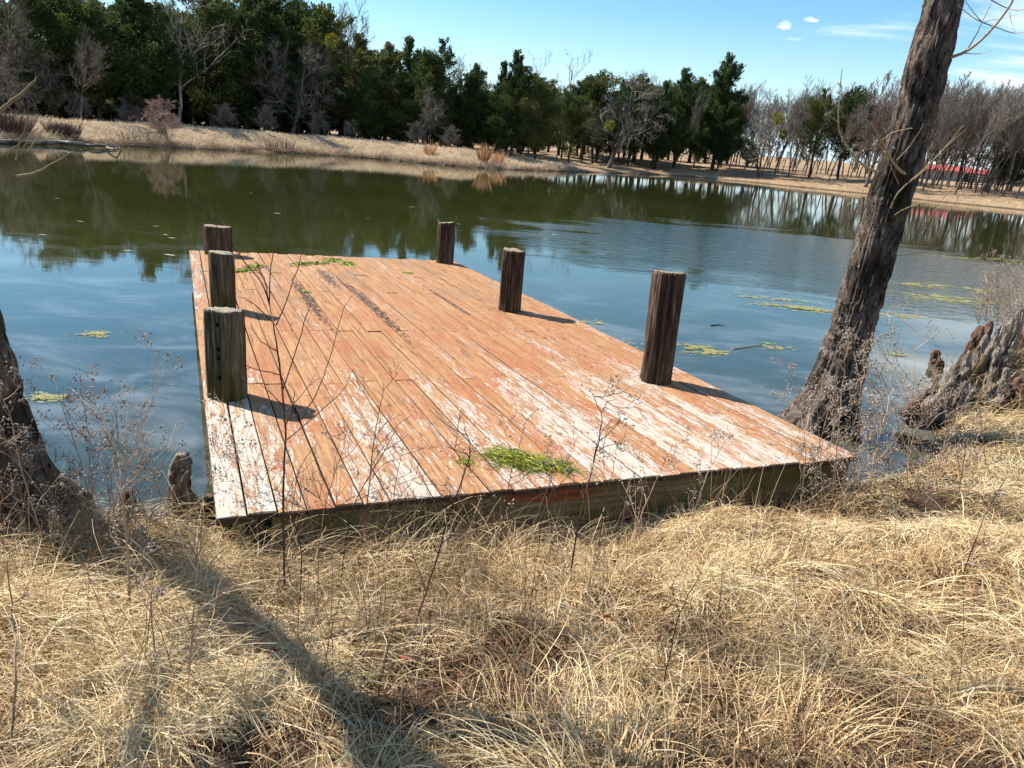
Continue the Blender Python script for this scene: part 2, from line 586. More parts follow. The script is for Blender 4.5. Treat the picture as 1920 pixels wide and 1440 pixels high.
# worn white paint, thickest near the bank and along the right-hand boards
edge_r = N.math('MULTIPLY', N.ss(ou, 2.2, 4.0), N.ss(ov, 5.5, 1.2))
front = N.ss(ov, 3.4, 0.4)
bias = N.math('ADD', N.math('MULTIPLY', front, 0.085), N.math('MULTIPLY', edge_r, 0.022))
bias = N.math('ADD', bias, N.math('MULTIPLY', N.ss(ou, 0.5, 0.0), 0.035))
bias = N.math('ADD', bias, N.math('MULTIPLY', N.math('SUBTRACT', rn, 0.5), 0.09))
wsum = N.math('ADD', N.math('ADD', N.math('MULTIPLY', blot2, 0.34), N.math('MULTIPLY', flake, 0.56)), N.math('ADD', N.math('ADD', N.math('MULTIPLY', grain2, 0.16), N.math('MULTIPLY', flake2, 0.10)), bias))
whm = N.ss(wsum, 0.655, 0.695)
white = N.ramp(flake2, [(0.2, (0.33, 0.285, 0.23)), (0.6, (0.53, 0.485, 0.42))])
wash = N.math('MULTIPLY', N.ss(N.math('ADD', wsum, N.math('MULTIPLY', N.math('SUBTRACT', flake2, 0.5), 0.5)), 0.60, 0.80), 0.24)
c = N.mix(wash, c, white)
c = N.mix(N.math('MULTIPLY', whm, 0.9), c, white)
# dark scuffs, knots and mildew
scuff = N.noise(N.scale(osh, (26, 9, 5)), 1.0, 4, 0.6, 0.4)
c = N.mix(N.math('MULTIPLY', N.ss(grain2, 0.44, 0.30), 0.5), c, (0.14, 0.075, 0.04))
c = N.mix(N.math('MULTIPLY', N.ss(scuff, 0.60, 0.68), 0.75), c, (0.09, 0.055, 0.035))
spk = N.noise(N.scale(o, (70, 38, 5)), 1.0, 2, 0.5)
c = N.mix(N.math('MULTIPLY', N.ss(spk, 0.70, 0.74), 0.8), c, (0.05, 0.03, 0.02))
seam = N.math('ABSOLUTE', N.math('SUBTRACT', N.math('FRACT', N.math('DIVIDE', ou, 4.205 / 30)), 0.5))
c = N.mix(N.math('MULTIPLY', N.math('MULTIPLY', N.ss(seam, 0.455, 0.485), N.ss(blot2, 0.42, 0.56)), 0.75), c, (0.10, 0.075, 0.03))
mild = N.noise(N.scale(o, (1.6, 0.8, 1), (4, 1, 0)), 1.0, 5, 0.6)
c = N.mix(N.math('MULTIPLY', N.math('MULTIPLY', N.ss(mild, 0.53, 0.70), N.ss(ov, 3.2, 6.0)), 0.6), c, N.ramp(grain2, [(0.3, (0.10, 0.065, 0.04)), (0.75, (0.29, 0.18, 0.11))]))
# two rotten strips
rotn = N.noise(N.scale(o, (30, 9, 5)), 1.0, 5, 0.7)
for (ru, rv, su, sv) in ((1.20, 5.2, 0.065, 1.6), (1.86, 4.85, 0.065, 1.8), (2.9, 5.3, 0.035, 1.2), (1.68, 6.7, 0.09, 0.9)):
    a = N.math('DIVIDE', N.math('SUBTRACT', ou, ru), su)
    b = N.math('DIVIDE', N.math('SUBTRACT', ov, rv), sv)
    r = N.math('ADD', N.math('ADD', N.math('MULTIPLY', a, a), N.math('MULTIPLY', b, b)), N.math('MULTIPLY', N.math('SUBTRACT', rotn, 0.5), 5.5))
    c = N.mix(N.math('MULTIPLY', N.ss(r, 0.9, 0.2), 0.9), c, N.ramp(rotn, [(0.38, (0.02, 0.012, 0.008)), (0.62, (0.15, 0.09, 0.065))]))
# bare grey-brown edges and end grain
c = N.mix(N.ss(ow, -0.005, -0.012), c, (0.055, 0.035, 0.022))
N.nt.links.new(c, B.inputs['Base Color'])
hh = N.math('ADD', N.math('MULTIPLY', grain, 0.6), N.math('ADD', N.math('MULTIPLY', grain2, 0.4), N.math('MULTIPLY', whm, 0.35)))
N.nt.links.new(N.bump(hh, 0.55, 0.006), B.inputs['Normal'])

m_joist, N, B = new_mat("mossy_joist", 0.85, 0.2)
o = N.obj()
g = N.noise(N.scale(o, (1.5, 30, 30)), 1.0, 5, 0.6, 0.5)
c = N.ramp(g, [(0.3, (0.075, 0.055, 0.03)), (0.7, (0.24, 0.19, 0.11))])
gm = N.noise(N.scale(o, (1.6, 1, 5)), 1.0, 4, 0.6)
c = N.mix(N.math('MULTIPLY', N.ss(gm, 0.45, 0.62), 0.75), c, (0.075, 0.085, 0.015))
ju, jv, jw = N.sep(o)
ja = N.math('DIVIDE', N.math('SUBTRACT', ju, 1.55), 0.75)
rm = N.math('ADD', N.math('ADD', N.noise(N.scale(o, (3.0, 1, 6)), 1.0, 4, 0.5), N.math('MULTIPLY', jw, 2.2)), N.math('MULTIPLY', N.math('MULTIPLY', ja, ja), -0.25))
c = N.mix(N.math('MULTIPLY', N.ss(rm, 0.30, 0.33), 0.9), c, N.ramp(g, [(0.3, (0.10, 0.03, 0.013)), (0.7, (0.30, 0.085, 0.03))]))
N.nt.links.new(c, B.inputs['Base Color'])
N.nt.links.new(N.bump(g, 0.6, 0.01), B.inputs['Normal'])

# boards: 22 rows, each of two or three boards butted end to end, all slightly different
NROW = 30
pitch_u = DW / NROW
prng = np.random.default_rng(5)
TH = 0.038


def plank(u0, u1, v0, v1):
    k = max(4, int((v1 - v0) / 0.45))
    vs = np.linspace(v0, v1, k)
    vs[0] += 0.002
    hw, c = (u1 - u0) / 2, (u0 + u1) / 2
    e = 0.004
    prof = np.array([(-hw, -TH), (-hw, -e * 1.3), (-hw + e, 0), (0, 0.0015), (hw - e, 0), (hw, -e * 1.3), (hw, -TH)])
    du = np.cumsum(prng.normal(0, 0.0007, k))
    dz = prng.normal(0, 0.0016) + 0.0032 * np.sin(vs * prng.uniform(0.6, 1.6) + prng.uniform(0, 6)) + prng.normal(0, 0.0006, k)
    cup = prng.normal(0, 0.0018)
    V = []
    for i in range(k):
        for (a, b) in prof:
            V.append((c + a + du[i], vs[i], b + dz[i] + (cup * (abs(a) / hw) ** 2 if b > -TH else 0)))
    n = len(prof)
    q = []
    for i in range(k - 1):
        for j in range(n):
            jn = (j + 1) % n
            q.append((i * n + j, i * n + jn, (i + 1) * n + jn, (i + 1) * n + j))
    t = []
    for b, fl in ((0, True), ((k - 1) * n, False)):
        for j in range(1, n - 1):
            tri = (b, b + j, b + j + 1)
            t.append(tri[::-1] if not fl else tri)
    return np.array(V), np.array(q)[:, ::-1], np.array(t)


for r in range(NROW):
    u0 = r * pitch_u + (0.0035 if r else 0)
    u1 = (r + 1) * pitch_u - 0.0035
    ends = [prng.normal(0.0, 0.008)]
    ends.append((2.04 if r % 2 == 0 or prng.random() < .3 else 3.67) + prng.normal(0, 0.012))
    ends.append((5.70 if r % 2 == 0 else 6.9) + prng.normal(0, 0.012))
    ends.append(DL + prng.normal(0, 0.018) + (0.05 if r == 4 else 0))
    for a, b in zip(ends[:-1], ends[1:]):
        V, q, t = plank(u0, u1, a + 0.002, b - 0.002)
        m = MB()
        m.add(V, q, t)
        m.build("plank", m_plank, dock)

# frame under the boards
def frame_box(name, u0, u1, v0, v1, w0, w1, lab=None):
    m = MB()
    nseg = max(2, int(max(u1 - u0, v1 - v0) / 0.6))
    for i in range(1):
        m.box(((u0 + u1) / 2, (v0 + v1) / 2, (w0 + w1) / 2), (u1 - u0, v1 - v0, w1 - w0))
    ob = m.build(name, m_joist, dock)
    bv = ob.modifiers.new("edge", 'BEVEL')
    bv.width = 0.006
    bv.segments = 2
    if lab:
        ob['label'] = lab
    return ob


frame_box("fascia_board", 0.26, DW - 0.06, 0.035, 0.080, -0.285, -TH - 0.006, "mossy green front board with a strip of old red paint")
frame_box("fascia_board", 0.06, DW - 0.06, DL - 0.1, DL - 0.055, -0.25, -TH - 0.006)
frame_box("side_beam", 0.035, 0.080, 0.3, 7.2, -0.27, -TH - 0.008)
frame_box("side_beam", DW - 0.09, DW - 0.045, 0.09, DL - 0.11, -0.27, -TH - 0.008)
for uu in (0.9, 1.75, 2.6, 3.4):
    frame_box("joist", uu, uu + 0.045, 0.09, DL - 0.11, -0.24, -TH - 0.009)


def piling_mat(name, stops, moss, top):
    m, N, B = new_mat(name, 0.9, 0.15)
    o = N.obj()
    x, y, z = N.sep(o)
    g = N.noise(N.scale(o, (34, 34, 2.2)), 1.0, 6, 0.68, 0.6)
    bl = N.noise(N.scale(o, (6, 6, 2.0)), 1.0, 4, 0.6)
    f = N.math('ADD', N.math('MULTIPLY', g, 0.7), N.math('MULTIPLY', bl, 0.3))
    c = N.ramp(f, stops)
    if moss:
        mm = N.math('MULTIPLY', N.ss(N.noise(N.scale(o, (4, 4, 2)), 1.0, 4), 0.42, 0.62), N.ss(z, 0.62, 0.3))
        c = N.mix(N.math('MULTIPLY', mm, moss), c, (0.06, 0.055, 0.008))
    # end grain on the sawn top
    nz = N.sep(N.n('ShaderNodeNewGeometry').outputs['True Normal'])[2]
    rad = N.math('SQRT', N.math('ADD', N.math('MULTIPLY', x, x), N.math('MULTIPLY', y, y)))
    rings = N.math('SINE', N.math('ADD', N.math('MULTIPLY', rad, 520), N.math('MULTIPLY', N.noise(o, 14, 3), 9)))
    tc = N.ramp(N.math('ADD', N.math('MULTIPLY', rings, 0.22), N.noise(o, 30, 4, 0.7)), [(0.3, tuple(0.35 * q for q in top)), (0.65, top)])
    c = N.mix(N.ss(nz, 0.6, 0.8), c, tc)
    N.nt.links.new(c, B.inputs['Base Color'])
    N.nt.links.new(N.bump(f, 1.0, 0.035), B.inputs['Normal'])
    return m


m_pil_grey = piling_mat("weathered_grey_piling", [(0.36, (0.018, 0.015, 0.010)), (0.5, (0.10, 0.088, 0.06)), (0.66, (0.32, 0.295, 0.225))], 0.75, (0.46, 0.40, 0.30))
m_pil_red = piling_mat("dark_red_brown_piling", [(0.36, (0.012, 0.008, 0.006)), (0.5, (0.065, 0.040, 0.029)), (0.66, (0.22, 0.16, 0.125))], 0.25, (0.40, 0.30, 0.21))
m_hole, N, B = new_mat("bolt_hole_shade", 0.9, 0.1)
B.inputs['Base Color'].default_value = (0.006, 0.005, 0.004, 1)


def piling(px, py, top_y, rad, mat, lab, seed, lean=(0, 0), holes=False, uv=None):
    b = dock_w(*uv) if uv is not None else None
    if b is None:
        d = ray(px, py)
        b = _C + d * (((FL - _C) @ DN) / (d @ DN))
    hs = np.arange(0.2, 1.5, 0.002)
    H = min(hs, key=lambda s: abs(proj(b + np.array([lean[0] * s, lean[1] * s, s]))[1] - top_y))
    S, K = 96, 50
    th = np.arange(S) * 2 * np.pi / S
    zs = np.concatenate([np.linspace(-1.3, -0.02, 8), np.linspace(0.0, H, K - 8)])
    T, Z = np.meshgrid(th, zs)
    cxn, syn = np.cos(T), np.sin(T)
    rr = rad * (1 + 0.03 * (fbm(cxn * 1.3 + 5, syn * 1.3, Z * 1.2, seed=seed) - 0.5) * 2)
    g = fbm(cxn * 9, syn * 9, Z * 1.1 + seed, seed=seed + 3, oct=4)
    rr = rr - 0.016 * sstep(g, 0.50, 0.36) + 0.012 * (g - 0.5)
    rr = rr + 0.006 * (fbm(cxn * 22, syn * 22, Z * 2.5 + seed, seed=seed + 8, oct=2) - 0.5) * 2
    # long drying cracks
    for k in range(9):
        a0 = ([-1.62, 2.6, 0.5] + [(seed * 1.7 + 0.83 * q) % 6.28 - 3.14 for q in range(6)])[k] + 0.1 * np.sin(seed + k)
        wob = 0.06 * (vn(Z * 3, seed=seed + k) - 0.5)
        dd = np.abs((T - a0 - wob + np.pi) % (2 * np.pi) - np.pi) * rad
        rr = rr - (0.024 if k < 3 else 0.014) * np.exp(-(dd / 0.0065) ** 2) * sstep(Z, 0.02 + .1 * (k % 4), 0.15 + .1 * (k % 4))
    rr = rr - 0.010 * sstep(Z, H - 0.012, H)
    x = rr * cxn + lean[0] * Z
    y = rr * syn + lean[1] * Z
    zz = Z + ((fbm(cxn * 2, syn * 2, seed=seed, oct=2) - 0.5) * 0.02 + 0.012 * np.cos(T + seed)) * sstep(Z, H - .1, H)
    V = np.stack([x, y, zz], -1).reshape(-1, 3)
    n = len(zs)
    i = np.arange(n - 1)[:, None] * S
    j = np.arange(S)[None]
    q = np.stack([i + j, i + (j + 1) % S, i + S + (j + 1) % S, i + S + j], -1).reshape(-1, 4)
    # top: concentric rings
    top = [V[(n - 1) * S:]]
    c0 = np.array([lean[0] * H, lean[1] * H, H - 0.002])
    t = []
    V = [V]
    base = n * S
    prev = (n - 1) * S + np.arange(S)
    for fr in (0.66, 0.33):
        rg = c0 + (top[0] - c0) * fr
        rg[:, 2] += (vn(rg[:, 0] * 30, rg[:, 1] * 30, seed=seed) - 0.5) * 0.006
        V.append(rg)
        cur = base + np.arange(S)
        q = np.vstack([q, np.stack([prev, np.roll(prev, -1), np.roll(cur, -1), cur], -1)])
        base += S
        prev = cur
    V.append(c0[None])
    t = np.stack([prev, np.roll(prev, -1), np.full(S, base)], -1)
    m = MB()
    m.add(np.vstack(V), q, t)
    o = m.build("piling", mat, dock, smooth=True)
    # smooth shading only on the side: keep the rim crisp
    w = Matrix.Translation(Vector(b))
    o.matrix_parent_inverse = dock.matrix_world.inverted()
    o.matrix_world = w
    if lab:
        o['label'] = lab
    if holes:
        for hz in (0.165, 0.30, 0.36, 0.525):
            a = -1.62 + 0.1 * math.sin(seed) + (0.06 * (float(vn(np.array([hz * 3]), seed=seed)[0]) - 0.5)) 
            mm = MB()
            dv = np.array([math.cos(a), math.sin(a), 0])
            pc = np.array([dv[0] * (rad - 0.02), dv[1] * (rad - 0.02), hz * H / 0.6])
            mm.tube([pc, pc + dv * 0.022], 0.0125, 10)  # black plug; its colour stands in for the dark inside a hole
            h = mm.build("bolt_hole_plug", m_hole, o)
    return o


piling(427, 742, 580, 0.130, m_pil_grey, "thick greenish grey piling with a split and bolt holes", 2, holes=True)
piling(0, 0, 473, 0.122, m_pil_grey, "grey weathered piling standing behind the nearest left one", 9, uv=(0.27, 4.62))
piling(395, 480, 424, 0.195, m_pil_red, "short thick dark piling at the far left corner", 21, uv=(0.40, 8.45))
piling(1228, 714, 510, 0.141, m_pil_red, "tallest reddish brown piling nearest on the right side", 33, lean=(-0.012, 0))
piling(955, 583, 469, 0.136, m_pil_red, "dark red brown piling halfway along the right side", 41)
piling(834, 493, 417, 0.143, m_pil_red, "small looking brown piling at the far right corner", 57)

# ------------------------------------------------------------------ the two cypress trees on the near bank
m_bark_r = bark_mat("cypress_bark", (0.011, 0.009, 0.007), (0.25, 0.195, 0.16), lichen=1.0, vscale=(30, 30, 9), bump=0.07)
m_bark_l = bark_mat("dark_cypress_bark", (0.014, 0.011, 0.009), (0.20, 0.165, 0.14), lichen=0.25, vscale=(24, 24, 5), bump=0.05)  # the left tree's bark, a little darker and with less lichen
m_twig = plant_mat("pale_branch_bark", [(0, (0.12, 0.085, 0.05)), (0.5, (0.30, 0.23, 0.13)), (1, (0.46, 0.38, 0.24))])


def trunk_mesh(path, rads, seed, flare, knobs=(), rings=250, sides=128, depth=0.018, zoff=0.0, zs=1.0):
    """path: (z, x, y) control points, rads: radius at each; flare: list of (angle, strength, height)."""
    path = np.asarray(path, float)
    z = np.concatenate([np.linspace(path[0, 0], 1.2, rings // 2), np.linspace(1.2, path[-1, 0], rings - rings // 2 + 1)[1:]])
    cxp = np.interp(z, path[:, 0], path[:, 1])
    cyp = np.interp(z, path[:, 0], path[:, 2])
    ker = np.ones(9) / 9
    cxp = np.convolve(np.pad(cxp, 4, 'edge'), ker, 'valid')
    cyp = np.convolve(np.pad(cyp, 4, 'edge'), ker, 'valid')
    r0 = np.interp(z, path[:, 0], rads)
    th = np.arange(sides) * 2 * np.pi / sides
    T, Z = np.meshgrid(th, z)
    R0 = np.repeat(r0[:, None], sides, 1)
    for (a, s, h) in flare:
        aa = a + 0.25 * np.sin(Z * 3 + a)
        dd = np.abs((T - aa + np.pi) % (2 * np.pi) - np.pi)
        R0 = R0 + s * np.exp(-np.clip(Z - zoff + 0.05, 0, None) / h) * np.exp(-(dd / 0.33) ** 2)
    ct, st = np.cos(T), np.sin(T)
    lump = fbm(ct * 1.2 + 9, st * 1.2, Z * 1.5, seed=seed, oct=3) - 0.5
    R0 = R0 * (1 + 0.10 * lump)
    zw = np.cumsum(np.gradient(z) * (0.3 + 0.7 * sstep(z, zoff + 0.1, zoff + 0.9)))
    ZW = np.repeat(zw[:, None], sides, 1) * zs
    # ridged bark: long plates with fissures
    wig = 0.5 * (fbm(ZW * 2.2, T * 0.8, seed=seed + 50, oct=2) - 0.5)
    k = 7.0
    f1 = 1 - np.abs(2 * vn(ct * k + wig, st * k, ZW * 7.5 + wig, seed=seed + 5) - 1)
    f2 = 1 - np.abs(2 * vn(ct * k * 2.1, st * k * 2.1, ZW * 18, seed=seed + 6) - 1)
    f3 = vn(ct * 24, st * 24, ZW * 40, seed=seed + 7)
    ridge = 0.55 * f1 + 0.32 * f2 + 0.13 * f3
    R1 = R0 + depth * (sstep(ridge, 0.9, 0.35) - 0.5) * 2 * (0.55 + 0.45 * np.clip(R0 / 0.2, 0, 1.6))
    for (za, ta, kr, kh) in knobs:
        dd = np.abs((T - ta + np.pi) % (2 * np.pi) - np.pi) * 0.18
        R1 = R1 + kh * np.exp(-((dd / kr) ** 2 + ((Z - za) / kr) ** 2) ** 1.5)
    x = cxp[:, None] + R1 * ct
    y = cyp[:, None] + R1 * st
    V = np.stack([x, y, np.repeat(z[:, None], sides, 1)], -1).reshape(-1, 3)
    n = len(z)
    i = np.arange(n - 1)[:, None] * sides
    j = np.arange(sides)[None]
    q = np.stack([i + j, i + (j + 1) % sides, i + sides + (j + 1) % sides, i + sides + j], -1).reshape(-1, 4)
    m = MB()
    m.add(V, q)
    m.add([(cxp[-1], cyp[-1], z[-1] + .05)])
    return m


def twig(mb, pts, r0, r1, sides=6, jit=0.006, sub=5, seed=0, tint=0.5):
    """Smooth slightly crooked twig through the given points."""
    pts = np.asarray(pts, float)
    t = np.linspace(0, len(pts) - 1, (len(pts) - 1) * sub + 1)
    i = np.clip(t.astype(int), 0, len(pts) - 2)
    f = (t - i)[:, None]
    p0 = pts[np.clip(i - 1, 0, None)]
    p1, p2 = pts[i], pts[i + 1]
    p3 = pts[np.clip(i + 2, None, len(pts) - 1)]
    P = 0.5 * (2 * p1 + (p2 - p0) * f + (2 * p0 - 5 * p1 + 4 * p2 - p3) * f ** 2 + (-p0 + 3 * p1 - 3 * p2 + p3) * f ** 3)
    if jit:
        rg = np.random.default_rng(seed + int(abs(pts[0].sum()) * 1000) % 9999)
        P = P + rg.normal(0, jit, P.shape) * np.linspace(0, 1, len(P))[:, None]
    mb.tube(P, np.linspace(r0, r1, len(P)), sides, tint)
    return P


RT_Y = 6.5
tree_r = thing("bald_cypress", "leaning rough barked tree with spreading roots right of the dock, growing at the waterline", "tree", (2.95, RT_Y, 0))
_rp = [(-0.35, 2.93, 6.5), (0.0, 2.93, 6.5), (0.27, 2.94, 6.5), (0.86, 2.965, 6.5), (1.33, 3.0, 6.5), (1.77, 3.022, 6.5), (2.26, 3.047, 6.5),
       (2.61, 3.083, 6.5), (2.9, 3.088, 6.5), (3.18, 3.10, 6.5), (3.6, 3.10, 6.5), (5.5, 3.2, 6.55), (8.5, 3.3, 6.6), (11, 3.3, 6.6)]
_rr = [0.23, 0.22, 0.20, 0.178, 0.170, 0.163, 0.162, 0.150, 0.154, 0.146, 0.130, 0.115, 0.08, 0.04]
_rp = [(a, b - 2.95, c - RT_Y) for a, b, c in _rp]
mb = trunk_mesh(_rp, _rr, 4, [(3.5, 0.36, 0.30), (4.25, 0.34, 0.34), (2.7, 0.25, 0.25), (5.3, 0.22, 0.3), (0.2, 0.2, 0.25), (1.6, 0.2, 0.25)],
                knobs=[(2.02, 4.5, 0.06, 0.035), (1.70, 4.1, 0.05, 0.03), (2.92, 4.0, 0.05, 0.032), (3.1, 3.5, 0.06, 0.03), (2.88, 5.0, 0.05, 0.03), (3.22, 4.3, 0.04, 0.028), (2.05, 3.4, 0.09, 0.03)])
mb.build("trunk", m_bark_r, tree_r, smooth=True)
_base = np.array([2.95, RT_Y, 0])


def px_branch(tree, base, Y, pix, r0, r1, tint=0.6, name="branch", dy=0.0, mat=None):
    mb = MB()
    pts = [at_y(x, y, Y + dy * k / max(1, len(pix) - 1)) - base for k, (x, y) in enumerate(pix)]
    twig(mb, pts, r0, r1, 7, 0.002, tint=tint)
    return mb.build(name, mat or m_twig, tree, smooth=True)


# limbs visible on the right-hand tree
for pix, r0, r1, dy in [
        ([(1780, 108), (1810, 97), (1845, 70), (1880, 30), (1905, -8), (1930, -50)], 0.018, 0.006, -0.5),
        ([(1812, 96), (1832, 62), (1842, 40), (1858, 8)], 0.007, 0.002, -0.3),
        ([(1842, 42), (1870, 52), (1900, 62), (1925, 60)], 0.006, 0.003, -0.3),
        ([(1842, 42), (1826, 24), (1812, 4), (1806, -12)], 0.005, 0.002, -0.3),
        ([(1842, 42), (1820, 30), (1800, 13)], 0.006, 0.003, -0.3),
        ([(1806, 100), (1835, 101), (1858, 96)], 0.005, 0.002, -0.3),
        ([(1858, 0), (1885, 14), (1905, 19), (1930, 17)], 0.006, 0.003, -0.4),
        ([(1845, 42), (1858, 38), (1880, 34), (1908, 25)], 0.003, 0.002, -0.3),
        ([(1893, 24), (1897, 44), (1903, 60)], 0.003, 0.002, -0.4),
        ([(1646, 323), (1622, 312), (1600, 290), (1578, 255), (1572, 225), (1578, 128)], 0.016, 0.004, -0.4),
        ([(1574, 230), (1560, 220), (1545, 200), (1533, 160)], 0.006, 0.002, -0.4),
        ([(1705, 328), (1690, 322), (1672, 300), (1655, 270), (1640, 240), (1625, 225)], 0.020, 0.004, -0.5),
        ([(1655, 262), (1675, 248), (1712, 240)], 0.005, 0.002, -0.5),
        ([(1678, 303), (1705, 275), (1733, 232)], 0.005, 0.002, -0.5),
        ([(1668, 412), (1672, 385), (1690, 355), (1740, 310), (1782, 265), (1806, 235)], 0.010, 0.003, -0.5),
        ([(1690, 355), (1730, 322), (1770, 280), (1812, 243)], 0.006, 0.002, -0.5),
        ([(1668, 412), (1690, 395), (1733, 378)], 0.005, 0.002, -0.4),
        ([(1690, 355), (1678, 330), (1665, 300), (1650, 272)], 0.004, 0.002, -0.4),
        ([(1712, 440), (1740, 415), (1770, 370), (1802, 338)], 0.006, 0.002, -0.5),
        ([(1712, 440), (1750, 420), (1790, 385), (1795, 365)], 0.005, 0.002, -0.5),
        ([(1640, 420), (1615, 395), (1600, 378), (1588, 385)], 0.006, 0.002, -0.4),
        ([(1625, 465), (1600, 445), (1575, 430), (1560, 420)], 0.005, 0.002, -0.4),
        ([(1684, 480), (1710, 476), (1745, 470), (1775, 455), (1790, 440)], 0.006, 0.002, -0.3),
        ([(1612, 436), (1608, 412), (1610, 385), (1618, 355)], 0.004, 0.002, -0.4)]:
    px_branch(tree_r, _base, RT_Y - 0.1, pix, r0 * 0.72, r1 * 0.8, tint=random.uniform(0.45, 0.95), dy=dy)
# unseen upper limbs, so that the tree does not end in a bare pole
brg = np.random.default_rng(12)
for k in range(9):
    z0 = 4.6 + k * 0.65
    a = k * 2.4
    p0 = np.array([0.2, 0.05, z0])
    d = np.array([math.cos(a), math.sin(a), 0.5])
    mb = MB()
    L = 2.3 - k * 0.15
    twig(mb, [p0, p0 + d * L * 0.4, p0 + d * L + np.array([0, 0, 0.3])], 0.03, 0.006, 6, 0.01)
    mb.build("branch", m_twig, tree_r, smooth=True)

tree_l = thing("bald_cypress", "dark rough barked trunk flaring into roots, cut off by the left edge of the photo", "tree", (-2.92, 3.62, 0))
_lp = [(-0.3, 0.04, 0), (0.15, 0.06, 0), (0.6, 0.10, -0.02), (1.0, 0.165, -0.06), (1.6, 0.22, -0.17), (2.4, 0.12, -0.42), (3.2, 0.0, -0.72), (4.2, -0.15, -1.05)]  # unseen top leans and thins to shape the shadow on the grass
_lr = [0.28, 0.265, 0.225, 0.170, 0.115, 0.07, 0.04, 0.02]
_lp = [(a, b, c) for a, b, c in _lp]
mb = trunk_mesh(_lp, _lr, 14, [(-0.25, 0.36, 0.26), (-0.9, 0.26, 0.28), (0.6, 0.26, 0.26), (-1.7, 0.18, 0.28), (2.4, 0.2, 0.3), (3.6, 0.2, 0.3)], depth=0.015, zoff=0.12, zs=0.42)
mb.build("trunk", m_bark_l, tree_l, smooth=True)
_lb = np.array([-2.92, 3.62, 0])
for pix, r0, r1 in [([(-30, 240), (10, 200), (45, 172), (68, 146)], 0.009, 0.003),
                    ([(30, 300), (36, 270), (46, 245), (55, 225)], 0.003, 0.0015), ([(38, 290), (52, 262), (72, 235)], 0.003, 0.0015),
                    ([(50, 285), (72, 255), (100, 218)], 0.003, 0.0015), ([(-20, 300), (15, 283), (45, 262)], 0.003, 0.0015),
                    ([(30, 330), (70, 322), (100, 305), (138, 282)], 0.0035, 0.0015)]:
    px_branch(tree_l, _lb, 2.75, pix, r0, r1, tint=random.uniform(0.2, 0.7))
lrg_ = np.random.default_rng(41)
for k in range(13):  # unseen limbs and twigs, added to break up the trunk's shadow
    z0 = 1.95 + 0.16 * k
    p0 = np.array([np.interp(z0, [q[0] for q in _lp], [q[1] for q in _lp]), np.interp(z0, [q[0] for q in _lp], [q[2] for q in _lp]), z0])
    a = k * 2.4 + 2
    d = np.array([math.cos(a) * 0.75 - 0.1, math.sin(a) * 0.75 - 0.3, 1.0])
    d /= np.linalg.norm(d)
    mb = MB()
    L = lrg_.uniform(1.6, 3.0)
    P = twig(mb, [p0, p0 + d * L * 0.35, p0 + d * L * 0.7 + lrg_.normal(0, 0.1, 3), p0 + d * L + np.array([0, 0, 0.25])], 0.034, 0.007, 6, 0.01)
    for q in range(16):
        i = int(lrg_.integers(4, len(P)))
        e = d + lrg_.normal(0, 0.6, 3) + np.array([0, 0, 0.2])
        e /= np.linalg.norm(e)
        l = lrg_.uniform(0.4, 1.1)
        P2 = twig(mb, [P[i], P[i] + e * l * 0.5 + lrg_.normal(0, 0.04, 3), P[i] + e * l], 0.008, 0.002, 4, 0.006)
        for w in range(3):
            e2 = e + lrg_.normal(0, 0.6, 3)
            mb.tube([P2[int(lrg_.integers(2, len(P2)))], P2[-1] + e2 * 0.3], [0.003, 0.0015], 3, 0.5, cap=False)
    mb.build("branch", m_twig, tree_l, smooth=True)

# ------------------------------------------------------------------ cypress knees and the stump
m_knee = bark_mat("cypress_knee_wood", (0.045, 0.034, 0.027), (0.38, 0.315, 0.26), moss=0.15, vscale=(16, 16, 4), bump=0.04)
m_knee_d = bark_mat("dark_knee_wood", (0.022, 0.014, 0.010), (0.20, 0.12, 0.085), moss=0.35, vscale=(9, 9, 5), bump=0.02)


def knee(H, r, seed, lean=(0, 0), top=0.45, mat=None, name="knee", parent=None, depth=0.35, flat=False):
    S, K = 40, 44
    th = np.arange(S) * 2 * np.pi / S
    s = np.linspace(-depth, 1, K)
    T, Sg = np.meshgrid(th, s)
    prof = np.where(Sg < 0, 1.35 - 0.2 * Sg, (1.35 - (1.35 - top) * np.clip(Sg, 0, 1) ** 0.55))
    cap = np.sqrt(np.clip(1 - np.clip((Sg - 0.80) / 0.2, 0, 1) ** 2 * (0.85 if not flat else 0.25), 0.02, 1))
    ct, st = np.cos(T), np.sin(T)
    lump = fbm(ct * 1.1 + seed, st * 1.1, Sg * H / r * 0.8, seed=seed, oct=3) - 0.5
    lump2 = fbm(ct * 3 + seed, st * 3, Sg * H / r * 1.3, seed=seed + 9, oct=3) - 0.5
    lump3 = fbm(ct * 6 + seed, st * 6, Sg * H / r * 0.9, seed=seed + 19, oct=3) - 0.5
    rr = r * prof * cap * (1 + 1.1 * lump + 0.9 * lump2 + 0.5 * lump3)
    x = rr * ct + lean[0] * np.clip(Sg, 0, 1) * H + 0.25 * r * np.sin(Sg * 4 + seed)
    y = rr * st + lean[1] * np.clip(Sg, 0, 1) * H
    z = Sg * H + 0.03 * H * lump2
    V = np.stack([x, y, z], -1).reshape(-1, 3)
    i = np.arange(K - 1)[:, None] * S
    j = np.arange(S)[None]
    q = np.stack([i + j, i + (j + 1) % S, i + S + (j + 1) % S, i + S + j], -1).reshape(-1, 4)
    top_c = V[-S:].mean(0)
    V = np.vstack([V, top_c])
    jj = np.arange(S)
    t = np.stack([(K - 1) * S + jj, (K - 1) * S + (jj + 1) % S, np.full(S, K * S)], -1)
    m = MB()
    m.add(V, q, t)
    return m.build(name, mat or m_knee, parent, smooth=True)


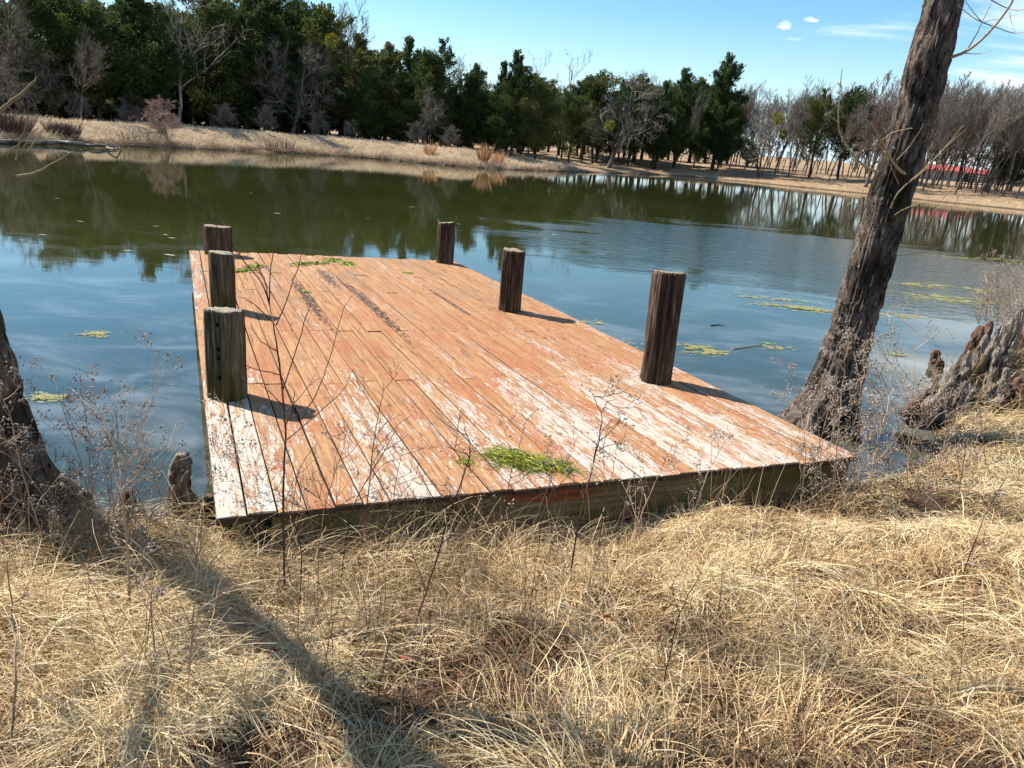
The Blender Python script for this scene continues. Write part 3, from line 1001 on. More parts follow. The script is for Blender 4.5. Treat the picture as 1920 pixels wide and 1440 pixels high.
def place_knee(px, py, topy, r, seed, label, mat=None, z=0.03, top=0.5, lean=(0, 0), flat=False):
    b = at_z(px, py, z)
    hs = np.arange(0.05, 1.2, 0.004)
    H = min(hs, key=lambda s: abs(proj(b + np.array([0, 0, s]))[1] - topy))
    o = knee(H, r, seed, lean, top, mat, "cypress_knee", flat=flat)
    o.location = b
    return tag(o, label, "cypress knee", "cypress knees along the waterline")


place_knee(345, 978, 850, 0.073, 3, "tallest tan cypress knee with a blunt top, left of the dock corner", top=0.52, flat=True)
place_knee(250, 985, 920, 0.060, 8, "short reddish cypress knee between the left tree and the taller knee", mat=m_knee_d, top=0.5)
place_knee(398, 982, 928, 0.060, 15, "lumpy dark cypress knee touching the dock's front left corner", mat=m_knee_d, top=0.6)
place_knee(263, 1000, 952, 0.035, 28, "smallest low cypress knee in the grass by the left roots", top=0.5)

stump = thing("cypress_stump", "gnarled mass of pale cypress roots and knees on the right bank", "stump", (5.0, 7.45, 0.0))
sb = np.array([5.0, 7.45, 0.0])
# (base px, base py, top py, world Y, radius, seed, lean x, dark?)
srg = np.random.default_rng(31)
_kn = [(1708, 786, 745, 6.75, 0.05, 1, 0.3, 1), (1728, 790, 722, 6.8, 0.06, 2, 0.25, 0), (1755, 792, 690, 6.85, 0.075, 3, 0.18, 0),
       (1778, 785, 660, 6.95, 0.065, 4, 0.22, 0), (1800, 770, 650, 7.05, 0.06, 5, 0.2, 0), (1812, 740, 628, 7.3, 0.06, 6, 0.25, 0),
       (1835, 735, 610, 7.35, 0.065, 7, 0.2, 0), (1855, 720, 598, 7.45, 0.06, 8, 0.18, 0), (1872, 700, 585, 7.55, 0.055, 9, 0.14, 0),
       (1884, 690, 578, 7.55, 0.05, 10, 0.12, 0), (1850, 740, 652, 7.2, 0.055, 11, 0.05, 0), (1812, 690, 612, 7.8, 0.085, 12, 0.35, 1),
       (1826, 690, 603, 7.85, 0.08, 13, 0.3, 1), (1785, 735, 655, 7.35, 0.05, 14, 0.2, 1), (1790, 790, 718, 6.8, 0.055, 15, 0.3, 0),
       (1872, 745, 690, 7.0, 0.06, 16, 0.1, 0), (1870, 755, 710, 6.8, 0.045, 17, 0.1, 0), (1905, 745, 708, 6.8, 0.07, 18, 0.1, 1),
       (1740, 770, 742, 7.2, 0.05, 19, 0.5, 1), (1900, 690, 612, 7.8, 0.10, 20, 0.0, 1), (1925, 690, 600, 7.85, 0.11, 21, 0.0, 1)]
for k in range(26):
    f = srg.uniform(0, 1)
    bx = 1715 + 190 * f + srg.normal(0, 8)
    ty = 735 - 140 * f + srg.uniform(5, 45)
    _kn.append((bx, ty + srg.uniform(45, 85), ty, 6.75 + 0.8 * f + srg.uniform(-.1, .2), srg.uniform(0.022, 0.05), 60 + k, srg.uniform(0.1, 0.4), int(srg.uniform() < 0.4)))
for k, (bx, by, ty, Y, r, sd_, lx, dk) in enumerate(_kn):
    b = at_y(bx, by, Y)
    b[2] = min(b[2], 0.5)
    hs = np.arange(0.08, 1.6, 0.006)
    H = min(hs, key=lambda s: abs(proj(b + np.array([lx * s * 0.3, 0, s]))[1] - ty))
    o = knee(H, r, 40 + sd_, (lx * 0.35, 0.05), 0.5, m_knee_d if dk else m_knee, "knee", stump)
    o.location = b - sb
for k, pts in enumerate([[(1690, 778), (1720, 752), (1760, 722)], [(1695, 790), (1740, 760), (1790, 715)], [(1700, 800), (1750, 790), (1800, 786)],
                         [(1730, 792), (1770, 745), (1815, 690)], [(1760, 800), (1800, 745), (1850, 665)]]):
    mb = MB()
    P = [at_y(x, y, 6.72 + 0.05 * k) - sb for x, y in pts]
    twig(mb, P, 0.038, 0.03, 9, 0.006)
    mb.build("root", m_knee if k % 2 else m_knee_d, stump, smooth=True)

def floating_knee(px, py, topy, r, seed, label):
    b = at_z(px, py, -0.02)
    hs = np.arange(0.03, 0.6, 0.004)
    H = min(hs, key=lambda s: abs(proj(b + np.array([0, 0, s]))[1] - topy))
    o = knee(H, r, seed, (0, 0), 0.8, m_knee_d, "cypress_knee")
    o.location = b
    tag(o, label, "cypress knee", "cypress knees along the waterline")


floating_knee(1750, 685, 656, 0.055, 71, "round dark knee standing in the water left of the stump")
floating_knee(1757, 700, 674, 0.045, 75, "small dark knob in the water just below the round dark knee")

# ------------------------------------------------------------------ far trees
m_cedar = plant_mat("cedar_foliage", [(0.0, (0.020, 0.038, 0.013)), (0.4, (0.058, 0.088, 0.024)), (0.7, (0.11, 0.125, 0.033)), (1.0, (0.17, 0.13, 0.05))], 0.75, 0.3, objrnd=0.6)
m_cedar_bark = bark_mat("cedar_bark", (0.022, 0.015, 0.011), (0.12, 0.08, 0.06), vscale=(5, 5, 1), bump=0.02)
m_grey_bark = bark_mat("grey_bark", (0.045, 0.036, 0.030), (0.20, 0.165, 0.14), vscale=(5, 5, 1), bump=0.02)
m_pale_bark = bark_mat("pale_bark", (0.12, 0.10, 0.08), (0.42, 0.37, 0.31), vscale=(5, 5, 1), bump=0.02)
m_grey_twig = plant_mat("grey_twigs", [(0, (0.085, 0.07, 0.060)), (1, (0.29, 0.245, 0.21))], objrnd=0.3)
m_pink_twig = plant_mat("pinkish_twigs", [(0, (0.20, 0.12, 0.095)), (1, (0.46, 0.32, 0.265))])
m_vine_twig = plant_mat("brown_vines", [(0, (0.06, 0.035, 0.026)), (1, (0.19, 0.115, 0.085))])


def unit(v):
    return v / (np.linalg.norm(v) + 1e-12)


def bare_tree(seed, H=10.0, base_r=0.13, clear=0.28, spread=0.55, lean=0.0, dense=1.0, upward=0.55, stems=1, twig_r=0.013, lim_mat=None, twig_mat=None):
    rg = np.random.default_rng(seed)
    tr, cr = MB(), MB()

    def branch(p, d, L, r, lvl, nseg):
        pts = [p]
        dd = d
        for i in range(nseg):
            dd = unit(dd + rg.normal(0, 0.075 + 0.03 * lvl, 3) + np.array([0.025, 0, upward * 0.20 if lvl else 0.05]))
            pts.append(pts[-1] + dd * L / nseg)
        pts = np.array(pts)
        rad = np.linspace(r, r * (0.35 if lvl < 2 else 0.4), nseg + 1)
        (tr if lvl <= 1 else cr).tube(pts, rad, (7, 4, 3, 3)[min(lvl, 3)], rg.uniform(0.1, 1.0), cap=False)
        if lvl >= 3:
            for k in range(2 if clear > 0.28 else 3):
                t = rg.uniform(0.1, 1.0) * nseg
                i = min(int(t), nseg - 1)
                q = pts[i] + (pts[i + 1] - pts[i]) * (t - i)
                e = unit(unit(pts[-1] - pts[0]) + rg.normal(0, 0.5, 3) + np.array([0, 0, 0.35 * upward])) * L * rg.uniform(0.4, 0.9)
                sv = unit(np.cross(e, rg.normal(0, 1, 3))) * twig_r * 0.48
                cr.add([q - sv, q + sv, q + e + sv * 0.35, q + e - sv * 0.35], [[0, 1, 2, 3]], None, rg.uniform(0.1, 1.0))
            return
        nch = int(round((10, 7.5, 8.0)[lvl] * dense * rg.uniform(0.85, 1.15)))
        for k in range(nch):
            lo = clear if lvl == 0 else 0.22
            t = lo + (1 - lo) * (k + rg.uniform(0, 1)) / nch
            f = t * nseg
            i = min(int(f), nseg - 1)
            q = pts[i] + (pts[i + 1] - pts[i]) * (f - i)
            axis = unit(pts[i + 1] - pts[i])
            a = rg.uniform(0, 2 * np.pi)
            side = unit(np.cross(axis, np.array([math.cos(a), math.sin(a), 0.3])))
            nd = unit(axis * (1.0 - spread * 0.55) + side * (spread * rg.uniform(0.7, 1.25)) + np.array([0, 0, 0.12]))
            Lc = L * (0.52, 0.5, 0.48)[lvl] * (1 - 0.55 * (t - lo) if lvl == 0 else 1 - 0.4 * t) * rg.uniform(0.75, 1.2)
            branch(q, nd, Lc, max(r * 0.45 * (1 - 0.4 * t), twig_r), lvl + 1, (7, 5, 3, 1)[lvl + 1])

    for s in range(stems):
        a = rg.uniform(0, 6.28)
        off = np.array([math.cos(a), math.sin(a), 0]) * (0.22 if stems > 1 else 0)
        d0 = unit(np.array([lean + (0.2 * math.cos(a) if stems > 1 else 0), 0.2 * math.sin(a) if stems > 1 else 0.0, 1.0]))
        branch(off + np.array([0, 0, -0.3]), d0, H * (1 if s == 0 else rg.uniform(0.75, 0.95)) * 0.92, base_r * (1 if stems == 1 else 0.75), 0, 8)
    return tr.build("trunk", lim_mat or m_grey_bark, mesh_only=True, smooth=True), cr.build("crown", twig_mat or m_grey_twig, mesh_only=True)


def cedar(seed, H=10.0, W=2.6, clear=0.15, shape='cone', n=11000, size=0.34, lean=0.0, gaps=0.45):
    rg = np.random.default_rng(seed)
    tr = MB()
    zz = np.linspace(-0.3, H * 0.96, 9)
    wob = np.cumsum(rg.normal(0, 0.05, (9, 2)), axis=0)
    tp = np.column_stack([wob[:, 0] + lean * np.clip(zz, 0, None), wob[:, 1], zz])
    tr.tube(tp, np.linspace(0.035 * H * 0.55, 0.02, 9), 8, 0.5, cap=False)
    nb = int(46 * H / 10 + 24)
    starts, dirs, lens = [], [], []
    for k in range(nb):
        t = clear + (1 - clear) * ((k + rg.uniform(0, 1)) / nb) ** 0.9
        if shape == 'cone':
            w = W * (1 - t) ** 0.62 * (0.65 + 0.35 * sstep(t, clear, clear + 0.15)) + 0.14
        elif shape == 'round':
            w = W * math.sqrt(max(0.02, 1 - ((t - 0.55) / 0.47) ** 2))
        else:                                         # flat, broken top
            w = W * (0.75 + 0.3 * math.sin(9 * t + seed)) * (1 - 0.45 * sstep(t, 0.75, 1.0))
        a = rg.uniform(0, 2 * np.pi)
        w *= rg.uniform(0.5, 1.15) * (0.62 + 0.85 * float(vn(np.array([math.cos(a) * 1.4 + 7]), np.array([math.sin(a) * 1.4]), np.array([t * 6.0]), seed=seed + 4)[0]))
        if rg.uniform() < 0.08:
            w *= 1.35
        el = {'cone': 0.35 + 0.75 * t, 'round': 0.3 + 0.4 * t, 'flat': 0.25 + 0.25 * t}[shape] + rg.normal(0, 0.12)
        i = min(int((t * H + 0.3) / (H * 0.96 + 0.3) * 8), 7)
        p = np.array([np.interp(t * H, zz, tp[:, 0]), np.interp(t * H, zz, tp[:, 1]), t * H * 0.96])
        d = np.array([math.cos(a) * math.cos(el), math.sin(a) * math.cos(el), math.sin(el)])
        starts.append(p)
        dirs.append(d)
        lens.append(max(0.25, w))
        mid = p + d * w * 0.5 + np.array([0, 0, -0.05 * w])
        tr.tube([p, mid, p + d * w * 0.9], [0.012 + 0.012 * w, 0.014, 0.006], 4, 0.4, cap=False)
    starts, dirs, lens = np.array(starts), np.array(dirs), np.array(lens)
    wgt = lens ** 1.35
    bi = rg.choice(nb, n, p=wgt / wgt.sum())
    s = rg.uniform(0.12, 1.04, n) ** 0.75
    # foliage gathers in tufts along each branch
    tuft = np.round(s * 5 + rg.normal(0, 0.35, n)) / 5
    s = s * (1 - gaps) + tuft * gaps
    L = lens[bi]
    spreadr = (0.10 + 0.16 * L * np.sin(np.clip(s, 0, 1) * np.pi * 0.85 + 0.25))
    P = starts[bi] + dirs[bi] * (L * s)[:, None] + rg.normal(0, 1, (n, 3)) * (spreadr * 0.62)[:, None]
    D = dirs[bi] + rg.normal(0, 0.45, (n, 3)) + np.array([0, 0, 0.45])
    D /= np.linalg.norm(D, axis=1, keepdims=True)
    Sd = np.cross(D, rg.normal(0, 1, (n, 3)))
    Sd /= np.linalg.norm(Sd, axis=1, keepdims=True) + 1e-9
    ln = size * rg.uniform(0.55, 1.35, n)[:, None]
    wd = ln * rg.uniform(0.16, 0.30, n)[:, None]
    v = np.stack([P, P + D * ln * 0.45 + Sd * wd, P + D * ln, P + D * ln * 0.5 - Sd * wd], 1).reshape(-1, 3)
    q = np.arange(n * 4).reshape(-1, 4)
    clump = vn(P[:, 0] * 1.3, P[:, 1] * 1.3, P[:, 2] * 1.3, seed=seed)
    tint = np.repeat(np.clip(0.15 + 0.55 * clump + rg.normal(0, 0.12, n), 0, 1), 4)
    me = np_mesh("crown", v, q, None, {'tint': tint})
    me.materials.append(m_cedar)
    return tr.build("trunk", m_cedar_bark, mesh_only=True, smooth=True), me


PROTO = {}
for i in range(3):
    PROTO['cone%d' % i] = (cedar(100 + i, 10, 2.7 + 0.3 * i, 0.07 + 0.03 * i, 'cone', 21000, 0.21), 10.0)
for i in range(3):
    PROTO['round%d' % i] = (cedar(120 + i, 10, 3.1, 0.12, 'round', 22000, 0.21), 10.0)
for i in range(2):
    PROTO['flat%d' % i] = (cedar(140 + i, 10, 3.0, 0.2, 'flat', 15000, 0.21), 10.0)
for i in range(3):
    PROTO['low%d' % i] = (cedar(160 + i, 10, 3.3, 0.0, 'cone', 13000, 0.32), 10.0)
for i in range(4):
    PROTO['bare%d' % i] = (bare_tree(200 + i, 10, 0.12, 0.32, 0.58, lean=0.06 * (i % 3), dense=1.12, twig_r=0.015), 10.0)
for i in range(3):
    PROTO['pole%d' % i] = (bare_tree(220 + i, 10, 0.10, 0.45, 0.42, lean=0.1, upward=0.9, dense=1.12, twig_r=0.015), 10.0)
PROTO['wide0'] = (bare_tree(231, 8, 0.2, 0.16, 0.95, dense=1.15, upward=0.5), 8.0)
PROTO['wide1'] = (bare_tree(232, 8, 0.17, 0.18, 0.85, dense=1.1, upward=0.5, stems=2), 8.0)
PROTO['white0'] = (bare_tree(241, 12, 0.15, 0.30, 0.75, dense=0.9, upward=0.5, lim_mat=m_pale_bark, twig_mat=plant_mat("pale_twigs", [(0, (0.2, 0.17, 0.14)), (1, (0.42, 0.37, 0.31))])), 12.0)
PROTO['dead0'] = (bare_tree(251, 10, 0.11, 0.25, 0.8, dense=0.62, upward=0.35, twig_r=0.014), 10.0)
PROTO['vine0'] = (bare_tree(261, 9, 0.2, 0.24, 0.85, dense=1.28, upward=0.2, twig_mat=m_vine_twig, twig_r=0.016), 9.0)
PROTO['sapling'] = (bare_tree(271, 3.2, 0.05, 0.22, 0.95, dense=1.2, upward=0.75, stems=2, twig_r=0.011, lim_mat=m_pink_twig, twig_mat=m_pink_twig), 3.2)
PROTO['scrub0'] = (bare_tree(281, 5, 0.05, 0.06, 0.8, dense=1.05, upward=0.6, stems=3, twig_r=0.009), 5.0)


for _k in list(PROTO):
    (_t, _c), _h = PROTO[_k]
    _top = 0.0
    for _m in (_t, _c):
        _zz = np.empty(len(_m.vertices) * 3, np.float32)
        _m.vertices.foreach_get('co', _zz)
        _top = max(_top, float(_zz[2::3].max()))
    PROTO[_k] = ((_t, _c), _top * (0.985 if _k[0] in 'crfl' else 1.0))


def plant_tree(kind, px, Yd, top_y, label, group=None, name=None, rz=None, wide=1.0, cat="tree"):
    """Stand a tree on the ground at depth Yd in the direction of pixel column px; its height reaches pixel row top_y."""
    (tm, cm), H0 = PROTO[kind]
    d = ray(px, 300.0)
    x = d[0] / d[1] * Yd
    for _ in range(3):                                   # the roll shifts the column a little with height
        z = float(gz(x, Yd))
        x += (px - proj((x, Yd, z))[0]) / F_PX * Yd
    z = float(gz(x, Yd))
    lo, hi = 0.5, 30.0
    for _ in range(30):
        mid = (lo + hi) / 2
        if proj((x, Yd, z + mid))[1] > top_y:
            lo = mid
        else:
            hi = mid
    H = lo
    s = H / H0
    nm = name or {'c': 'cedar_tree', 'r': 'cedar_tree', 'f': 'cedar_tree'}.get(kind[0], 'bare_tree')
    t = thing(nm, label, cat, (x, Yd, z), rz if rz is not None else random.uniform(-0.5, 0.5), group)
    t.scale = (s * wide, s * wide, s)
    link("trunk", tm, t)
    link("crown", cm, t)
    return t


def dam_y(px, extra):
    """Depth of the far waterline in the direction of a pixel column, plus extra metres."""
    ys = np.interp(px, [q[0] for q in _far_px], [q[1] for q in _far_px])
    return float(at_z(px, ys, 0)[1]) + extra


LW = "dark wood along the grassy dam"
front = [
    # kind, px, metres behind the waterline, top row, label, width
    ('scrub0', 10, 9, 95, "brownish bare scrub at the far left end of the dam", 1.6),
    ('scrub0', 62, 10, 60, "tangled brown bare scrub beside the leftmost dark cedar", 1.5),
    ('bare0', 35, 12, -60, "bare grey tree rising out of the far left scrub", 1.2),
    ('round0', 105, 11, -40, "leftmost dark cedar above the brown scrub on the dam", 1.25),
    ('round1', 190, 10, -20, "tall dark cedar left of the pale forked tree on the dam", 1.2),
    ('cone1', 262, 9, -45, "olive green cedar directly left of the pale forked tree", 1.3),
    ('white0', 333, 7.5, -70, "pale forked bare tree standing before the dark cedars on the dam", 1.25),
    ('round2', 400, 11, -45, "dark cedar just right of the pale forked tree", 1.25),
    ('cone0', 462, 11, -12, "dark green cedar left of the silvery twiggy tree", 1.3),
    ('wide0', 545, 8, 78, "wide silvery twiggy bare tree before the dark cedars", 1.15),
    ('round0', 520, 12, -30, "tall dark cedar behind the silvery twiggy tree", 1.2),
    ('round1', 592, 11, -20, "tall dark cedar where the left wood steps down to open sky", 1.15),
    ('bare2', 645, 13, -15, "tall bare tree against the sky at the right end of the tallest cedars", 1.0),
    ('cone2', 672, 12, 62, "pointed cedar under the tall bare tree", 1.2),
    ('flat0', 560, 9, 120, "broken dark cedar low behind the silvery twigs", 1.1),
    ('cone0', 722, 10, 78, "dark cedar with a spiky top near the middle of the far bank", 1.35),
    ('cone1', 762, 14, 66, "narrow cedar tip between two broader dark cedars", 1.2),
    ('round2', 700, 8, 130, "low bushy cedar with foliage almost to the ground", 1.1),
    ('flat1', 826, 12, 72, "cedar with a flat leaning top against the sky", 0.9),
    ('cone2', 792, 10, 96, "broad dark cedar left of the flat topped one", 1.3),
    ('bare3', 862, 18, 95, "bare tree tips just right of the flat topped cedar", 1.1),
    ('wide1', 812, 8, 150, "grey twiggy tree in front of the broad dark cedars", 0.9),
    ('cone0', 882, 12, 118, "brownish cedar spire left of the paired spires", 1.1),
    ('bare1', 905, 16, 132, "thin bare tree behind the brownish cedar spire", 1.1),
    ('cone1', 935, 9, 113, "left one of two narrow cedar spires above the big near cedar", 1.0),
    ('cone2', 957, 8, 93, "right and taller one of two narrow cedar spires", 0.95),
    ('round0', 1003, 6.5, 135, "big low spreading cedar nearest to the water, its forked trunk bare", 1.05),
    ('round1', 958, 7.5, 152, "bushy cedar reaching low over the straw bank", 1.0),
    ('dead0', 990, 10, 82, "dead leafless cedar top, left one of the pair against the sky", 0.8),
    ('dead0', 1052, 11, 80, "dead leafless cedar top, right one of the pair against the sky", 0.95),
    ('flat0', 1112, 9, 130, "flat topped cedar right of the two dead tops", 0.95),
    ('wide0', 1140, 5.0, 122, "wide grey bare tree leaning its branches to the right", 1.15),
    ('round2', 1178, 9, 150, "dark cedar behind the wide grey bare tree", 0.9),
    ('bare2', 1180, 20, 140, "bare tree tips behind the wide grey tree", 1.2),
    ('cone1', 1228, 8, 150, "cedar with a bright green lower side", 1.0),
    ('cone2', 1262, 7, 127, "cedar with two spiky tips left of the tallest spire", 1.0),
    ('pole0', 1272, 4.2, 160, "thin pale leaning sapling before the cedars", 0.7),
    ('round1', 1065, 7.5, 165, "dark low cedar between the big spreading cedar and the wide bare tree", 1.0),
    ('round0', 1222, 6.5, 178, "low rounded cedar left of the thin pale sapling", 1.0),
    ('flat0', 1092, 12, 140, "cedar top just left of the flat topped one", 1.1),
    ('round2', 1345, 6.5, 205, "bushy low cedar right at the foot of the tallest spire", 0.9),
    ('cone0', 1336, 8, 98, "tallest pointed cedar spire right of the middle", 1.0),
    ('round0', 1300, 8, 185, "low cedar foliage at the foot of the tallest spire", 0.8),
    ('bare0', 1368, 12, 170, "bare tree just right of the tallest cedar spire", 0.9),
    ('wide1', 1425, 5.2, 146, "rounded grey bare tree with a forked trunk by the water", 0.95),
    ('bare1', 1452, 9, 138, "grey bare tree behind the rounded forked one", 1.0),
    ('flat1', 1518, 9, 165, "dark wind bent cedar between bare trees, left of the vine tree", 0.85),
    ('flat0', 1572, 10, 160, "dark green cedar top above the brown vine tree", 0.8),
    ('vine0', 1622, 4.5, 140, "brown vine covered tree left of the leaning trunk", 1.0),
    ('bare3', 1478, 7, 175, "thin trunked bare tree left of the wind bent cedar", 0.9),
    ('pole1', 1552, 6, 185, "straight bare tree with a clean trunk before the vine tree", 0.9),
    ('pole2', 1728, 7, 165, "bare tree just right of the leaning near trunk", 1.0),
    ('pole0', 1762, 9, 150, "slanting bare tree left of the red roof's middle", 1.0),
    ('pole1', 1790, 5, 172, "thick slanting bare trunk before the white gate's left end", 1.0),
    ('pole2', 1838, 7, 140, "slim bare trunk in front of the field gate", 1.0),
    ('pole0', 1852, 7.5, 150, "slim bare trunk crossing the gate's right half", 0.95),
    ('bare2', 1880, 7, 150, "bare tree at the right end of the gate", 0.9),
    ('pole1', 1904, 6, 130, "twin looking bare trunk near the right edge of the photo", 1.0),
    ('bare0', 1925, 6.5, 140, "dense bare tree cut by the right edge of the photo", 1.0),
]
for (k, px, ex, ty, lab, w) in front:
    plant_tree(k, px, dam_y(px, ex + float(np.interp(px, [500, 900], [4.5, 1.0]))), ty, lab, wide=w)
plant_tree('sapling', 321, dam_y(321, 0.7), 178, "small pinkish bare sapling with a rounded crown on the waterline of the dam", wide=1.45, name="sapling_tree")

trg = np.random.default_rng(77)
# second and third rows: alike trees that the photograph does not tell apart
for k in range(46):
    px = -80 + 1040 * (k + trg.uniform(0, 1)) / 46
    kd = ['round0', 'round1', 'round2', 'cone0', 'cone1', 'cone2'][int(trg.integers(6))]
    ty = np.interp(px, [0, 300, 600, 680, 800, 900, 1000], [-20, -25, 5, 95, 120, 150, 160]) + trg.uniform(0, 45)
    plant_tree(kd, px, dam_y(px, 19 + trg.uniform(0, 16)), ty, "dark cedar deep in the shaded wood behind the dam", "dark cedars deep in the left wood", wide=trg.uniform(1.0, 1.35))
for k in range(60):
    px = -120 + 1150 * (k + trg.uniform(0, 1)) / 60
    ty = np.interp(px, [0, 300, 600, 700, 850, 1000], [60, 60, 90, 165, 195, 215]) + trg.uniform(0, 40)
    plant_tree('low%d' % (k % 3), px, dam_y(px, (17, 24, 33)[k % 3] + trg.uniform(0, 6)), ty, "low dense cedar filling the shaded back of the left wood", "low cedars in the back of the left wood", wide=trg.uniform(1.2, 1.7))
for k in range(20):
    px = -40 + 1240 * (k + trg.uniform(0, 1)) / 20
    ty = np.interp(px, [0, 600, 680, 850, 1200], [0, 30, 118, 145, 172]) + trg.uniform(0, 40)
    plant_tree('bare%d' % trg.integers(4), px, dam_y(px, 9 + trg.uniform(0, 14)), ty, "grey bare tree standing among the dark cedars of the left wood", "bare trees among the cedars", wide=trg.uniform(0.8, 1.2))
for k in range(30):
    px = 850 + 520 * (k + trg.uniform(0, 1)) / 30
    plant_tree(['cone0', 'round1', 'flat0', 'round2', 'cone2'][k % 5], px, dam_y(px, 12 + trg.uniform(0, 20)), trg.uniform(138, 185), "cedar in the back rows of the middle grove", "cedars in the back of the middle grove", wide=trg.uniform(1.0, 1.4))
for k in range(104):
    px = 1290 + 700 * (k + trg.uniform(0, 1)) / 84 if k < 84 else 1690 + 10.5 * (k - 84) + trg.uniform(0, 8)
    kd = ['pole0', 'pole1', 'pole2', 'bare0', 'bare1', 'bare2', 'bare3'][int(trg.integers(7))]
    ty = trg.uniform(142, 190) if px < 1640 else trg.uniform(140, 185)
    ex = 7 + trg.uniform(0, 1) ** 0.7 * 40
    if 1400 < px < 1900:
        ex = 7 + (ex - 7) * (0.3 if px > 1690 else 0.45)
    _zone = "between the tallest spire and the vine tree" if px < 1610 else "behind the leaning near trunk" if px < 1725 else "before the red roof and gate" if px < 1880 else "at the right edge of the photo"
    _row = "in the front rows" if ex < 16 else "in the back rows"
    plant_tree(kd, px, dam_y(px, ex), ty, "thin bare tree %s %s" % (_row, _zone), "thin bare trees %s %s" % (_row, _zone), wide=trg.uniform(0.75, 1.05))
for k, (px, ex, ty) in enumerate([(1895, 16, 268), (1868, 20, 280), (1402, 22, 262), (1240, 24, 262)]):
    plant_tree('round%d' % (k % 3), px, dam_y(px, ex), ty, ["low dark evergreen bush right of the gate", "small dark evergreen bush touching the gate's end", "dark bush under the bare trees right of the tallest spire", "dark bush in the shade behind the middle grove"][k], name="evergreen_bush", cat="bush", wide=1.6)
for k, (px, ex, ty) in enumerate([(150, 12, 170), (250, 12, 175), (425, 8, 190), (500, 8, 195), (600, 8.5, 205), (660, 8, 222), (780, 8, 225), (845, 8, 232)]):
    plant_tree('scrub0', px, dam_y(px, ex), ty, "thin bare scrub under the dark cedars at the edge of the wood", "scrub along the edge of the left wood", name="bare_scrub", cat="scrub", wide=1.5)

# distant wood that closes the view: one mass
for i in range(3):
    PROTO['haze%d' % i] = (bare_tree(290 + i, 10, 0.12, 0.04, 0.6, dense=0.72, twig_r=0.05), 10.0)


def far_wood(name, x0, x1, Y, n, h, seed, jit=10, broad=1.0):
    rg = np.random.default_rng(seed)
    Vs, Qs, As, off = [], [], [], 0
    for k in range(n):
        (tm, cm), H0 = PROTO['haze%d' % rg.integers(3)]
        x = x0 + (x1 - x0) * (k + rg.uniform(0, 1)) / n
        y = Y + rg.uniform(-jit, jit)
        s = h * (0.58 + 0.42 * float(sstep(x, 38, 70))) * rg.uniform(0.75, 1.12) / H0
        a = rg.uniform(0, 6.28)
        for me, st in ((tm, 1), (cm, 3)):
            nv, npoly = len(me.vertices), len(me.polygons)
            co = np.empty(nv * 3, np.float32)
            me.vertices.foreach_get('co', co)
            li = np.empty(len(me.loops), np.int32)
            me.loops.foreach_get('vertex_index', li)
            co = co.reshape(-1, 3) * (s * broad, s * broad, s)
            ca, sa = math.cos(a), math.sin(a)
            co = np.stack([co[:, 0] * ca - co[:, 1] * sa + x, co[:, 0] * sa + co[:, 1] * ca + y, co[:, 2] + float(gz(x, y)) - 0.2], -1)
            q = li.reshape(-1, 4)
            if st > 1:
                q = q[rg.uniform(0, 1, len(q)) < 0.75]
            Vs.append(co)
            Qs.append(q + off)
            As.append(np.full(nv, rg.uniform(0.2, 0.8)))
            off += nv
    me = np_mesh(name, np.vstack(Vs), np.vstack(Qs), None, {'tint': np.concatenate(As)})
    me.materials.append(m_grey_twig)
    tag(link(name, me), "grey brown bare wood closing the view behind the field", "wood", kind='stuff')


far_wood("distant_wood", 0, 150, 150, 60, 16, 301, 16)
far_wood("distant_wood", 12, 150, 126, 78, 9.5, 303, 6, 1.7)
far_wood("distant_wood", -90, 30, 112, 34, 14, 302, 8)

# ------------------------------------------------------------------ barn, gate, log, bank plants
m_roof, N, B = new_mat("red_metal_roof", 0.5, 0.4)
c = N.ramp(N.noise(N.scale(N.obj(), (1.2, 6, 6)), 1.0, 4), [(0.3, (0.33, 0.06, 0.055)), (0.7, (0.43, 0.09, 0.085))])
N.nt.links.new(c, B.inputs['Base Color'])
m_wall, N, B = new_mat("grey_barn_siding", 0.85, 0.2)
c = N.ramp(N.noise(N.scale(N.obj(), (9, 9, 1)), 1.0, 3), [(0.3, (0.26, 0.235, 0.225)), (0.7, (0.36, 0.33, 0.31))])
N.nt.links.new(c, B.inputs['Base Color'])
m_dark, N, B = new_mat("doorway_shade", 0.9, 0.1)
B.inputs['Base Color'].default_value = (0.02, 0.018, 0.017, 1)


